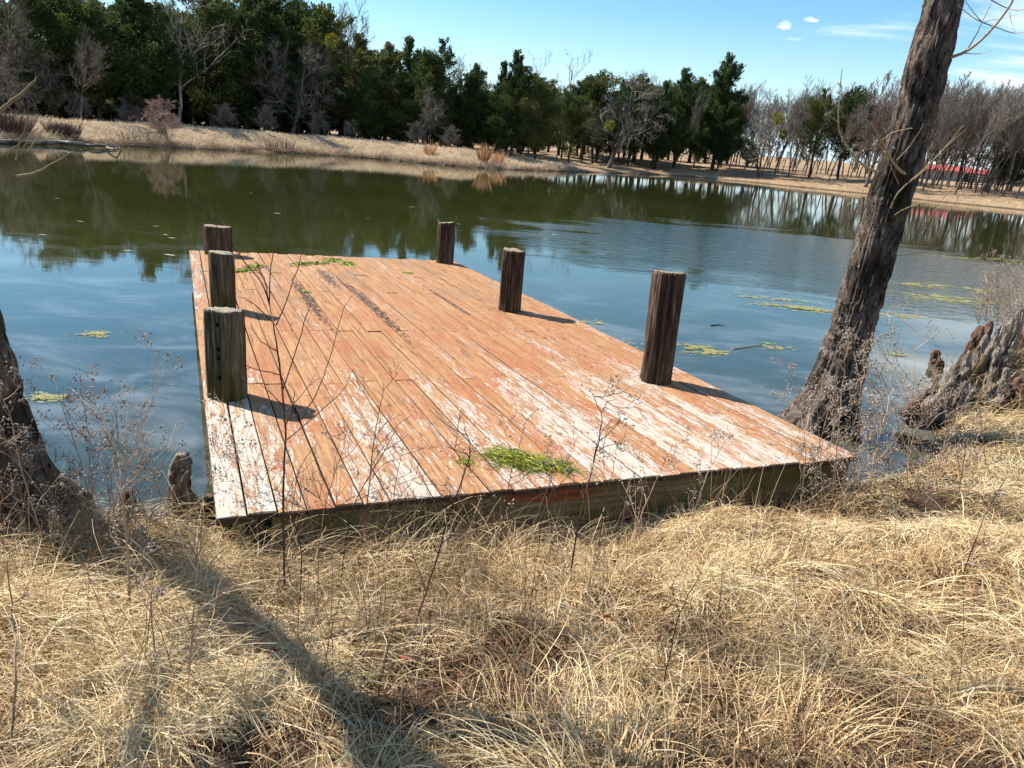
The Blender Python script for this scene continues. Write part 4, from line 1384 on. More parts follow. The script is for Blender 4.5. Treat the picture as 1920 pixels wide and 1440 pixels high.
def barn(px0, px1, Y, eave, ridge, label, depth=7.0):
    x0, x1 = at_y(px0, 310, Y)[0], at_y(px1, 315, Y)[0]
    xm = (x0 + x1) / 2
    gzv = float(gz(xm, Y)) - 0.1
    L = x1 - x0
    b = thing("barn", label, "barn", (xm, Y, gzv))
    h, hr = eave, ridge
    V = [(-L / 2, 0, 0), (L / 2, 0, 0), (L / 2, depth, 0), (-L / 2, depth, 0), (-L / 2, 0, h), (L / 2, 0, h), (L / 2, depth, h), (-L / 2, depth, h), (-L / 2, depth / 2, hr - 0.1), (L / 2, depth / 2, hr - 0.1)]
    m = MB()
    m.add(V, [[0, 1, 5, 4], [2, 3, 7, 6], [3, 0, 4, 7], [1, 2, 6, 5]], [[4, 8, 7], [5, 6, 9]])
    m.build("wall", m_wall, b)
    m = MB()
    e, t = 0.35, 0.08
    sl = (hr - h) / (depth / 2)
    for s0, s1 in ((-e, depth / 2), (depth + e, depth / 2)):
        z0 = h - e * sl + 0.03
        vv = [(-L / 2 - e, s0, z0), (L / 2 + e, s0, z0), (L / 2 + e, s1, hr), (-L / 2 - e, s1, hr)]
        vv = vv + [(a, c_, d_ + t) for a, c_, d_ in vv]
        m.add(vv, [[0, 3, 2, 1], [4, 5, 6, 7], [0, 1, 5, 4], [1, 2, 6, 5], [2, 3, 7, 6], [3, 0, 4, 7]])
    nr = int(L / 0.6)
    for k in range(nr + 1):
        xx = -L / 2 - e + 0.05 + k * (L + 2 * e - 0.1) / nr
        mid = (-e + depth / 2) / 2
        zc = (h - e * sl + hr) / 2 + 0.03 + t + 0.02
        ln = math.hypot(depth / 2 + e, hr - h + e * sl)
        ca, sa = (depth / 2 + e) / ln, (hr - h + e * sl) / ln
        m.box((xx, mid, zc), (0.05, ln, 0.05), np.array([[1, 0, 0], [0, ca, sa], [0, -sa, ca]]))
    m.build("roof", m_roof, b)
    m = MB()
    m.box((L * 0.28, -0.03, h * 0.42), (L * 0.16, 0.05, h * 0.84))  # black panel; its colour stands in for the unlit opening
    m.build("doorway_panel", m_dark, b)
    return b


barn(1712, 1838, 112, 1.45, 2.15, "long low grey barn under a bright red roof beyond the trees")
barn(1843, 1868, 118, 1.3, 1.85, "small shed with a faded red roof right of the long barn", 5.0)

m_gate, N, B = new_mat("weathered_gate_wood", 0.85, 0.2)
c = N.ramp(N.noise(N.obj(), 5, 3), [(0.3, (0.03, 0.026, 0.023)), (0.7, (0.085, 0.075, 0.065))])
N.nt.links.new(c, B.inputs['Base Color'])
gy = 92.0
gxa, gxb = at_y(1798, 335, gy)[0], at_y(1866, 340, gy)[0]
gg = thing("field_gate", "dark five bar field gate with cross braces before the barn", "gate", ((gxa + gxb) / 2, gy, float(gz((gxa + gxb) / 2, gy))))
GWd = gxb - gxa
for k in range(5):
    m = MB()
    m.box((0, 0, 0.25 + k * 0.27), (GWd, 0.05, 0.09))
    m.build("rail", m_gate, gg)
for sx in (-1, 1):
    m = MB()
    m.box((sx * (GWd / 2 + 0.1), 0.0, 0.75), (0.2, 0.2, 1.7))
    m.build("post", m_gate, gg)
    m = MB()
    p0, p1 = np.array([sx * GWd * 0.48, -0.05, 1.3]), np.array([sx * GWd * 0.12, -0.05, 0.25])
    m.tube([p0, p1], 0.05, 4)
    m.build("brace", m_gate, gg)

# fallen log lying on the far waterline
m_drift = bark_mat("bleached_driftwood", (0.06, 0.05, 0.045), (0.34, 0.30, 0.26), vscale=(6, 6, 6), bump=0.02)
lb = at_z(120, 269, 0.0)
log = thing("driftwood_log", "long bleached driftwood log lying along the far left waterline", "log", tuple(lb))
m = MB()
twig(m, [at_z(-10, 265, 0.12) - lb, at_z(40, 266.5, 0.12) - lb, at_z(110, 267, 0.16) - lb, at_z(140, 269, 0.2) - lb, at_z(205, 276, 0.05) - lb], 0.13, 0.07, 8, 0.04)
m.build("trunk", m_drift, log, smooth=True)
for a, b_, c_ in (((108, 268), (128, 262), (140, 266)), ((150, 270), (178, 272), (228, 274)), ((200, 276), (215, 280), (226, 276))):
    m = MB()
    twig(m, [at_z(*a, 0.12) - lb, at_z(*b_, 0.2) - lb, at_z(*c_, 0.12) - lb], 0.07, 0.03, 6, 0.02)
    m.build("branch", m_drift, log, smooth=True)

m_sedge = plant_mat("orange_sedge", [(0, (0.30, 0.155, 0.075)), (1, (0.52, 0.31, 0.18))], trans=0.3)
m_bush = plant_mat("dark_dry_bush", [(0, (0.05, 0.032, 0.026)), (1, (0.17, 0.11, 0.09))])


def tuft(name, px, ex, hpx, nb, spread, mat, label, cat, group=None, wob=0.5, wid=0.02):
    Y = dam_y(px, ex)
    x = ray(px, 300)[0] / ray(px, 300)[1] * Y
    for _ in range(3):
        x += (px - proj((x, Y, float(gz(x, Y))))[0]) / F_PX * Y
    z = float(gz(x, Y))
    H = hpx * Y / F_PX
    rg = np.random.default_rng(int(px))
    V, Q, A = [], [], []
    for k in range(nb):
        a = rg.uniform(0, 6.28)
        r = spread * math.sqrt(rg.uniform(0, 1))
        p = np.array([r * math.cos(a), r * math.sin(a), -0.05])
        d = np.array([math.cos(a) * wob * r / spread, math.sin(a) * wob * r / spread, 1.0])
        L = H * rg.uniform(0.55, 1.05)
        q1 = p + d * L * 0.5 + rg.normal(0, 0.03, 3)
        q2 = p + d * L + rg.normal(0, 0.07, 3)
        s = np.array([math.cos(a + 1.57 + rg.normal(0, .8)), math.sin(a + 1.57 + rg.normal(0, .8)), 0]) * wid
        n = len(V)
        V += [p - s, p + s, q1 - s, q1 + s, q2 - s * 0.2, q2 + s * 0.2]
        Q += [(n, n + 1, n + 3, n + 2), (n + 2, n + 3, n + 5, n + 4)]
        A += [rg.uniform(0, 1)] * 6
    m = MB()
    m.add(np.array(V), np.array(Q), None, np.array(A))
    o = m.build(name, mat)
    o.location = (x, Y, z)
    return tag(o, label, cat, group)


tuft("sedge_tuft", 906, 1.6, 36, 190, 0.26, m_sedge, "tallest orange sedge tuft on the straw bank below the paired spires", "grass tuft", "orange sedge tufts on the far bank")
tuft("sedge_tuft", 930, 2.2, 24, 60, 0.3, m_sedge, "thin orange sedge tuft just right of the tallest one", "grass tuft", "orange sedge tufts on the far bank")
tuft("sedge_tuft", 939, 2.6, 26, 60, 0.2, m_sedge, "rightmost slim orange sedge tuft on the straw bank", "grass tuft", "orange sedge tufts on the far bank")
tuft("sedge_tuft", 805, 3.2, 26, 90, 0.35, m_sedge, "faded orange sedge tuft below the flat topped cedar", "grass tuft", "orange sedge tufts on the far bank")
tuft("dry_bush", 120, 1.0, 33, 1100, 0.6, m_bush, "dark brown dome shaped dry bush on the dam behind the driftwood log", "bush", wob=0.55, wid=0.012)
tuft("dry_bush", 2, 2.0, 45, 1300, 1.2, m_bush, "wide brown dry bush at the far left edge on the dam", "bush", wob=0.7, wid=0.012)
for px, h, lab in ((243, 28, "slim brown reed clump left of the pinkish sapling"), (272, 24, "short brown reed clump next to the pinkish sapling"), (395, 16, "low dark reed clump on the dam right of the sapling"),
                   (512, 18, "brown reed clump on the dam below the silvery twiggy tree"), (536, 20, "taller brown reed clump on the dam below the silvery twiggy tree"), (640, 14, "small brown reed clump below the tall bare tree")):
    tuft("reed_clump", px, 0.8, h, 120, 0.45, m_bush, lab, "reeds", "brown reed clumps along the dam", wob=0.5, wid=0.010)

# ------------------------------------------------------------------ grass
m_grass, N, B = new_mat("dry_straw_grass", 0.6, 0.3)
t = N.attr('tint')
c = N.ramp(t, [(0.0, (0.10, 0.045, 0.022)), (0.22, (0.29, 0.165, 0.08)), (0.5, (0.52, 0.36, 0.18)), (0.8, (0.66, 0.52, 0.29)), (0.93, (0.74, 0.63, 0.41)), (0.97, (0.30, 0.32, 0.08)), (1.0, (0.30, 0.33, 0.08))])
N.nt.links.new(c, B.inputs['Base Color'])
tr = N.n('ShaderNodeBsdfTranslucent', {'Color': c})
mx = N.n('ShaderNodeMixShader', {0: 0.14, 1: B.outputs[0], 2: tr.outputs[0]})
N.nt.links.new(mx.outputs[0], N.nt.nodes['Material Output'].inputs['Surface'])


def blades(root, az, el, L, W, droop, curl, tint, seg=4, seed=0, floor=True):
    n = len(root)
    rg = np.random.default_rng(seed)
    P = [root]
    st = (L / seg)[:, None]
    for k in range(seg):
        t = (k + 0.5) / seg
        e = el - droop * t
        a = az + curl * t
        d = np.stack([np.cos(a) * np.cos(e), np.sin(a) * np.cos(e), np.sin(e)], -1)
        q = P[-1] + d * st
        if floor:
            q[:, 2] = np.maximum(q[:, 2], gz(q[:, 0], q[:, 1]) + 0.01 + 0.02 * rg.uniform(0, 1, n))
        P.append(q)
    P = np.stack(P, 1)                                   # n, seg+1, 3
    T = P[:, -1] - P[:, 0]
    T /= np.linalg.norm(T, axis=1, keepdims=True) + 1e-9
    up = rg.normal(0, 0.55, (n, 3)) + np.array([0, 0, 1.0])
    S = np.cross(T, up)
    S /= np.linalg.norm(S, axis=1, keepdims=True) + 1e-9
    prof = np.linspace(1, 0.25, seg + 1) ** 0.8
    off = S[:, None] * (W[:, None] * prof[None])[..., None] * 0.5
    V = np.stack([P - off, P + off], 2).reshape(-1, 3)   # n*(seg+1)*2
    b = (np.arange(n) * (seg + 1) * 2)[:, None] + (np.arange(seg) * 2)[None]
    Q = np.stack([b, b + 1, b + 3, b + 2], -1).reshape(-1, 4)
    return V, Q, np.repeat(tint, (seg + 1) * 2)


def land_points(n, xr, yr, seed, dmin=0.02, keep=None):
    rg = np.random.default_rng(seed)
    out = np.zeros((0, 2))
    while len(out) < n:
        x = rg.uniform(xr[0], xr[1], n)
        y = rg.uniform(yr[0], yr[1], n)
        ok = pond_sd(x, y) > dmin
        # inside the picture (a generous margin), so that no blade is spent where no view reaches
        z = gz(x, y)
        q = np.stack([x, y, z], -1) - _C
        k = q @ _F
        u, v = F_PX * (q @ _R) / np.maximum(k, .1), F_PX * (q @ _D) / np.maximum(k, .1)
        ok &= (k > 0.3) & (np.abs(u) < 1450) & (v < 1150)
        # not on the boards or under the dock
        lu = (x - FL[0]) * DV2[0] + (y - FL[1]) * DV2[1]
        lv = (x - FL[0]) * DV1[0] + (y - FL[1]) * DV1[1]
        ok &= ~((lu > -0.02) & (lu < DW + 0.02) & (lv > 0.02) & (lv < DL))
        if keep is not None:
            ok &= keep(x, y, rg)
        out = np.vstack([out, np.stack([x, y], -1)[ok]])
    return out[:n]


def near_grass():
    Vs, Qs, As, off = [], [], [], 0
    rg = np.random.default_rng(55)

    def emit(xy, az, el, L, W, droop, curl, tint, seg=4, zoff=0.0, seed=0):
        nonlocal off
        root = np.column_stack([xy, gz(xy[:, 0], xy[:, 1]) + zoff])
        V, Q, A = blades(root, az, el, L, W, droop, curl, np.clip(tint, 0, 1), seg, seed)
        Vs.append(V)
        Qs.append(Q + off)
        As.append(A)
        off += len(V)

    def dist_keep(x, y, g):
        r = np.hypot(x, y)
        return g.uniform(0, 1, len(x)) < np.clip(2.4 / np.maximum(r, 1.2), 0.10, 1.0) ** 1.5

    def hollow(x, y):  # where low, blades are thinned and tinted dark in place of shade
        return 0.55 * fbm(x * 1.5, y * 1.5, seed=61, oct=3) + 0.45 * fbm(x * 4.2, y * 4.2, seed=62, oct=2)

    def holes(x, y, g):
        h = hollow(x, y)
        return dist_keep(x, y, g) & (g.uniform(0, 1, len(x)) < 0.04 + sstep(h, 0.41, 0.54))

    # 1. flattened thatch that swirls over the bank
    n = 58000
    xy = land_points(n, (-4.5, 9), (0.8, 11), 1, 0.03, holes)
    x, y = xy.T
    flow = 9.0 * (fbm(x * 0.8, y * 0.8, seed=71, oct=2) - 0.5) - 0.2
    az = flow + rg.normal(0, 0.75, n)
    big = fbm(x * 1.1, y * 1.1, seed=81, oct=3)
    tint = 0.54 + 1.4 * (big - 0.5) + 1.6 * (hollow(x, y) - 0.52) + rg.normal(0, 0.19, n)  # hollow term browns the blades to imitate shaded dips
    green = rg.uniform(0, 1, n) < 0.008
    tint = np.where(green, 0.985, np.clip(tint, 0, 0.93))
    emit(xy, az, rg.uniform(0.15, 1.1, n), rg.uniform(0.07, 0.23, n), rg.uniform(0.0028, 0.0054, n), rg.uniform(0.8, 2.4, n), rg.normal(0, 1.2, n), tint, 4, zoff=0.015, seed=2)
    # 2. short curly crossing blades in between
    n = 62000
    xy = land_points(n, (-4.5, 9), (0.8, 11), 3, 0.02, holes)
    x, y = xy.T
    az = rg.uniform(0, 6.28, n)
    tint = np.clip(0.41 + 1.4 * (fbm(x * 1.1, y * 1.1, seed=81, oct=3) - 0.5) + 1.6 * (hollow(x, y) - 0.52) + rg.normal(0, 0.25, n), 0, 0.93)  # same shade of the hollows put into the tint
    emit(xy, az, rg.uniform(0.1, 1.35, n), rg.uniform(0.04, 0.15, n), rg.uniform(0.0022, 0.0048, n), rg.uniform(0.4, 3.4, n), rg.normal(0, 1.7, n), tint, 4, zoff=0.015, seed=4)
    # 2b. dead underlayer, browned dark to stand in for shade between blades
    n = 16000
    xy = land_points(n, (-4.5, 9), (0.8, 11), 23, 0.02, dist_keep)
    emit(xy, rg.uniform(0, 6.28, n), rg.uniform(0.0, 0.5, n), rg.uniform(0.05, 0.2, n), rg.uniform(0.003, 0.007, n), rg.uniform(0.2, 1.4, n), rg.normal(0, 1.3, n), np.clip(rg.normal(0.07, 0.08, n), 0, 0.3), 3, seed=24)
    # 3. small fountain tufts
    nt_, per = 620, 30
    c = land_points(nt_, (-4.2, 8.5), (1.0, 10), 5, 0.06, holes)
    ci = np.repeat(np.arange(nt_), per)
    n = nt_ * per
    a = rg.uniform(0, 6.28, n)
    xy = c[ci] + np.stack([np.cos(a), np.sin(a)], -1) * (0.05 * np.sqrt(rg.uniform(0, 1, n)))[:, None]
    lean = rg.uniform(0, 6.28, nt_)[ci]
    az = np.where(rg.uniform(0, 1, n) < 0.4, lean + rg.normal(0, 0.6, n), a)
    size = rg.uniform(0.5, 1.1, nt_)[ci]
    tint = np.clip(rg.normal(0.6, 0.2, nt_)[ci] + rg.normal(0, 0.14, n), 0, 0.93)
    emit(xy, az, rg.uniform(0.6, 1.5, n), size * rg.uniform(0.10, 0.26, n), rg.uniform(0.0028, 0.005, n), rg.uniform(1.2, 3.2, n), rg.normal(0, 0.8, n), tint, 5, seed=6)
    # 4. long swept hanks lying over the rest
    nt_, per = 110, 46
    c = land_points(nt_, (-3.6, 6.5), (1.2, 6.5), 7, 0.12, holes)
    ci = np.repeat(np.arange(nt_), per)
    n = nt_ * per
    fl = 9.0 * (fbm(c[:, 0] * 0.8, c[:, 1] * 0.8, seed=71, oct=2) - 0.5) - 0.2 + rg.normal(0, 0.4, nt_)
    xy = c[ci] + rg.normal(0, 0.07, (n, 2))
    tint = np.clip(rg.normal(0.68, 0.15, nt_)[ci] + rg.normal(0, 0.1, n), 0, 0.93)
    emit(xy, fl[ci] + rg.normal(0, 0.28, n), rg.uniform(0.4, 0.9, n), rg.uniform(0.18, 0.42, n), rg.uniform(0.0026, 0.0044, n), rg.uniform(1.0, 1.8, n), rg.normal(0, 0.6, n), tint, 6, zoff=0.03, seed=8)
    # 5. swept grass around the left tree and along the waterline
    n = 6500
    xy = land_points(n, (-3.0, -0.6), (1.8, 3.9), 9, 0.0)
    tint = np.clip(rg.normal(0.68, 0.16, n), 0, 0.93)
    emit(xy, rg.normal(-0.5, 0.4, n), rg.uniform(0.4, 1.1, n), rg.uniform(0.2, 0.55, n), rg.uniform(0.002, 0.0036, n), rg.uniform(0.9, 1.6, n), rg.normal(0, 0.4, n), tint, 6, zoff=0.02, seed=10)
    # tufts standing against the left part of the dock's front
    nt_, per = 140, 34
    uu = rg.uniform(-0.25, 2.0, nt_) ** 1.0
    vv = rg.uniform(-0.42, -0.03, nt_)
    c = np.stack([FL[0] + DV2[0] * uu + DV1[0] * vv, FL[1] + DV2[1] * uu + DV1[1] * vv], -1)
    ci = np.repeat(np.arange(nt_), per)
    n = nt_ * per
    xy = c[ci] + rg.normal(0, 0.05, (n, 2))
    hs = np.interp(uu, [-0.2, 0.9, 2.0], [1.4, 1.25, 0.75])[ci]
    tint = np.clip(rg.normal(0.6, 0.18, nt_)[ci] + rg.normal(0, 0.13, n), 0, 0.93)
    emit(xy, rg.uniform(0, 6.28, n), rg.uniform(0.9, 1.55, n), hs * rg.uniform(0.18, 0.52, n), rg.uniform(0.0022, 0.0042, n), rg.uniform(1.2, 3.4, n), rg.normal(0, 0.8, n), tint, 6, seed=26)
    n = 2600
    xy = land_points(n, (-2.8, 1.6), (1.7, 4.6), 33, 0.02)
    kp = rg.uniform(0, 1, n) < np.where(xy[:, 0] < 0.1, 0.75, 0.35)
    xy = xy[kp]
    n = len(xy)
    emit(xy, rg.normal(1.57, 1.6, n), rg.uniform(1.05, 1.57, n), rg.uniform(0.18, 0.55, n), rg.uniform(0.002, 0.0038, n), rg.uniform(0, 0.7, n), rg.normal(0, .4, n), np.clip(rg.normal(0.2, 0.14, n), 0, 0.8), 4, seed=34)
    nt_, per = 170, 40
    c = land_points(nt_, (-2.8, 1.2), (1.7, 3.9), 35, 0.02)
    ci = np.repeat(np.arange(nt_), per)
    n = nt_ * per
    xy = c[ci] + rg.normal(0, 0.04, (n, 2))
    tint = np.clip(rg.normal(0.6, 0.2, nt_)[ci] + rg.normal(0, 0.13, n), 0, 0.93)
    emit(xy, rg.uniform(0, 6.28, n), rg.uniform(0.8, 1.55, n), rg.uniform(0.5, 1.2, nt_)[ci] * rg.uniform(0.15, 0.40, n), rg.uniform(0.0022, 0.0042, n), rg.uniform(1.0, 3.2, n), rg.normal(0, 0.8, n), tint, 5, seed=36)
    n = 4200
    xy = land_points(n, (4.1, 6.6), (5.6, 7.9), 43, 0.0)
    emit(xy, rg.normal(-1.4, 1.0, n), rg.uniform(0.3, 1.4, n), rg.uniform(0.15, 0.5, n), rg.uniform(0.003, 0.005, n), rg.uniform(0.6, 2.4, n), rg.normal(0, .6, n), np.clip(rg.normal(0.6, 0.22, n), 0, 0.93), 4, zoff=0.03, seed=44)
    # 6. feathery yellow clumps
    nt_, per = 60, 130
    c = land_points(nt_, (-2.5, 6), (1.3, 6.2), 13, 0.25, dist_keep)
    ci = np.repeat(np.arange(nt_), per)
    n = nt_ * per
    xy = c[ci] + rg.normal(0, 0.085, (n, 2))
    tint = np.clip(rg.normal(0.5, 0.1, nt_)[ci] + rg.normal(0, 0.1, n), 0, 0.93)
    emit(xy, rg.uniform(0, 6.28, n), rg.uniform(0.3, 1.4, n), rg.uniform(0.08, 0.2, n), rg.uniform(0.0011, 0.002, n), rg.uniform(0.0, 1.6, n), rg.normal(0, 1.0, n), tint, 3, zoff=0.03, seed=14)
    me = np_mesh("dry_grass", np.vstack(Vs), np.vstack(Qs), None, {'tint': np.concatenate(As)})
    me.materials.append(m_grass)
    tag(link("dry_grass", me), "matted tan dry grass covering the near bank", "grass", kind='stuff')


near_grass()


def bank_grass():
    rg = np.random.default_rng(91)
    n = 40000
    Vs, Qs, As, off = [], [], [], 0
    px = rg.uniform(-60, 1080, n)
    ex = rg.uniform(0, 1, n) ** 1.5 * 8.5 + 0.02
    ys = np.interp(px, [q[0] for q in _far_px], [q[1] for q in _far_px])
    d = _F * F_PX + (px - 960)[:, None] * _R + (ys - 720)[:, None] * _D
    P0 = _C + d * (-CAM_H / d[:, 2])[:, None]
    dirn = d[:, :2] / np.linalg.norm(d[:, :2], axis=1, keepdims=True)
    xy = P0[:, :2] + dirn * ex[:, None]
    x, y = xy.T
    cl = fbm(x * 0.8, y * 0.8, seed=93, oct=3)
    tall = np.where(ex < 1.6, 0.62, 0.25) * (0.5 + cl)
    tint = np.clip(0.72 + 0.9 * (cl - 0.5) - 0.25 * (ex < 0.7) + rg.normal(0, 0.12, n), 0.05, 0.93)
    root = np.column_stack([xy, gz(x, y) - 0.02])
    V, Q, A = blades(root, rg.uniform(0, 6.28, n), rg.uniform(0.6, 1.5, n), tall * rg.uniform(0.6, 1.3, n), rg.uniform(0.018, 0.04, n), rg.uniform(0.4, 1.8, n), rg.normal(0, .5, n), tint, 3, 92, False)
    me = np_mesh("bank_grass", V, Q, None, {'tint': A})
    me.materials.append(m_bankgrass)
    tag(link("bank_grass", me), "pale straw grass on the far left dam", "grass", kind='stuff')
    n = 16000
    px = rg.uniform(1040, 1980, n)
    ex = rg.uniform(0, 1, n) ** 1.2 * 30 + 0.1
    ys = np.interp(px, [q[0] for q in _far_px], [q[1] for q in _far_px])
    d = _F * F_PX + (px - 960)[:, None] * _R + (ys - 720)[:, None] * _D
    P0 = _C + d * (-CAM_H / d[:, 2])[:, None]
    dirn = d[:, :2] / np.linalg.norm(d[:, :2], axis=1, keepdims=True)
    xy = P0[:, :2] + dirn * ex[:, None]
    x, y = xy.T
    cl = fbm(x * 0.6, y * 0.6, seed=95, oct=3)
    keepm = cl > 0.42
    xy, cl, n = xy[keepm], cl[keepm], int(keepm.sum())
    tint = np.clip(0.55 + 1.2 * (cl - 0.55) + rg.normal(0, 0.2, n), 0.0, 0.93)
    V, Q, A = blades(np.column_stack([xy, gz(xy[:, 0], xy[:, 1]) - 0.02]), rg.uniform(0, 6.28, n), rg.uniform(0.3, 1.2, n), rg.uniform(0.08, 0.3, n), rg.uniform(0.02, 0.05, n), rg.uniform(0.4, 1.6, n), rg.normal(0, .5, n), tint, 2, 96, False)
    me = np_mesh("leaf_litter", V, Q, None, {'tint': A})
    me.materials.append(m_bankgrass)
    tag(link("leaf_litter", me), "tan leaf litter and short grass under the bare trees", "leaf litter", kind='stuff')


m_bankgrass = plant_mat("pale_bank_straw", [(0, (0.15, 0.085, 0.06)), (0.35, (0.36, 0.255, 0.175)), (0.7, (0.58, 0.46, 0.33)), (1, (0.72, 0.61, 0.45))], trans=0.2)
bank_grass()

# ------------------------------------------------------------------ dry weeds on the near bank
m_stem_d = plant_mat("dark_weed_stem", [(0, (0.030, 0.015, 0.012)), (0.6, (0.085, 0.045, 0.035)), (1, (0.17, 0.10, 0.075))])
m_stem_p = plant_mat("pale_weed_stem", [(0, (0.16, 0.095, 0.065)), (0.6, (0.40, 0.29, 0.20)), (1, (0.58, 0.48, 0.36))])
m_seed = plant_mat("dry_seed_heads", [(0, (0.14, 0.10, 0.085)), (1, (0.52, 0.45, 0.37))], trans=0.2)


def weed(pix_stem, Y, r0, mat, label, group, seed, branches=6, blen=0.5, heads=0, dens=1.0, extra=(), r1=None, upb=0.7):
    """A dry weed whose main stem follows the given picture points at depth Y."""
    rg = np.random.default_rng(seed)
    P0 = [at_y(x, y, Y + 0.06 * k * rg.normal(0, 1)) for k, (x, y) in enumerate(pix_stem)]
    b = P0[0].copy()
    b[2] = float(gz(b[0], b[1])) - 0.02 if Y < 7 else b[2]
    t = thing("dry_weed", label, "weed", tuple(b), group=group)
    st, br = MB(), MB()
    P = twig(st, [p - b for p in [np.array([P0[0][0], P0[0][1], b[2]])] + P0[0:]], r0, r1 or r0 * 0.3, 6, 0.003, seed=seed, tint=rg.uniform(0.2, 0.7))
    st.build("stem", mat, t, smooth=True)
    total = np.linalg.norm(P[-1] - P[0])
    tips = [P[-1]]

    def grow(p, d, L, r, lvl):
        k = 4
        pts = [p]
        dd = d
        for i in range(k):
            dd = unit(dd + rg.normal(0, 0.16, 3) + np.array([0, 0, 0.10]))
            pts.append(pts[-1] + dd * L / k)
        br.tube(pts, np.linspace(r, r * 0.5, k + 1), 4 if lvl < 2 else 3, rg.uniform(0.1, 0.9), cap=False)
        tips.append(pts[-1])
        if lvl < 2:
            for c in range(int(rg.integers(1, 4) * dens)):
                i = int(rg.integers(1, k))
                sd_ = unit(np.cross(dd, rg.normal(0, 1, 3)))
                grow(pts[i], unit(dd * 0.7 + sd_ * 0.75), L * rg.uniform(0.35, 0.65), max(r * 0.65, 0.0013), lvl + 1)

    for k in range(branches):
        f = 0.25 + 0.72 * (k + rg.uniform(0, 1)) / max(1, branches)
        i = min(int(f * (len(P) - 1)), len(P) - 2)
        ax = unit(P[i + 1] - P[i])
        a = rg.uniform(0, 6.28)
        side = np.array([math.cos(a), math.sin(a) * 0.7, 0.0])
        grow(P[i], unit(ax * upb + side * 0.75), total * blen * (1.1 - 0.7 * f) * rg.uniform(0.6, 1.2), max(r0 * 0.45, 0.0017), 0)
    for pix in extra:
        twig(br, [at_y(x, y, Y) - b for x, y in pix], r0 * 0.55, 0.0008, 4, 0.003, tint=rg.uniform(0.1, 0.7), seed=seed)
    if br.n:
        br.build("side_branches", mat, t, smooth=True)
    if heads:
        hd = MB()
        for p in tips:
            if rg.uniform() > heads:
                continue
            for q in range(int(rg.integers(5, 13))):
                c = p + rg.normal(0, 0.014, 3)
                s = rg.uniform(0.003, 0.008)
                n1 = unit(rg.normal(0, 1, 3))
                n2 = unit(np.cross(n1, rg.normal(0, 1, 3)))
                n3 = np.cross(n1, n2)
                v = [c + n1 * s, c - n1 * s, c + n2 * s, c - n2 * s, c + n3 * s * 0.7, c - n3 * s * 0.7]
                hd.add(v, None, [[0, 2, 4], [2, 1, 4], [1, 3, 4], [3, 0, 4], [2, 0, 5], [1, 2, 5], [3, 1, 5], [0, 3, 5]], rg.uniform(0, 1))
        if hd.n:
            tag(hd.build("seed_heads", m_seed, t), kind="stuff")
    return t


WG = "dry weed stalks in front of the dock"
# the tall dark sapling-like weed in front of the left pilings
weed([(531, 945), (535, 820), (530, 740), (518, 640), (505, 570), (494, 520), (478, 488)], 2.85, 0.0052, m_stem_d,
     "tallest dark weed stalk rising past the left pilings", WG, 1, branches=3, blen=0.16, dens=0.5,
     extra=[[(505, 570), (490, 530), (450, 480), (415, 435), (365, 380), (310, 365)], [(505, 572), (506, 520), (512, 470), (515, 440), (508, 415)],
            [(515, 440), (524, 420), (530, 404)], [(512, 605), (470, 565), (448, 556)], [(518, 610), (540, 555), (565, 480), (570, 460)],
            [(529, 735), (560, 640), (580, 575), (592, 556)], [(531, 790), (580, 760), (612, 690), (640, 590), (660, 553)],
            [(532, 830), (590, 780), (640, 735), (665, 690)], [(522, 660), (490, 640), (470, 610)], [(530, 760), (505, 735), (480, 715)],
            [(533, 800), (548, 770), (551, 735), (542, 715)]])
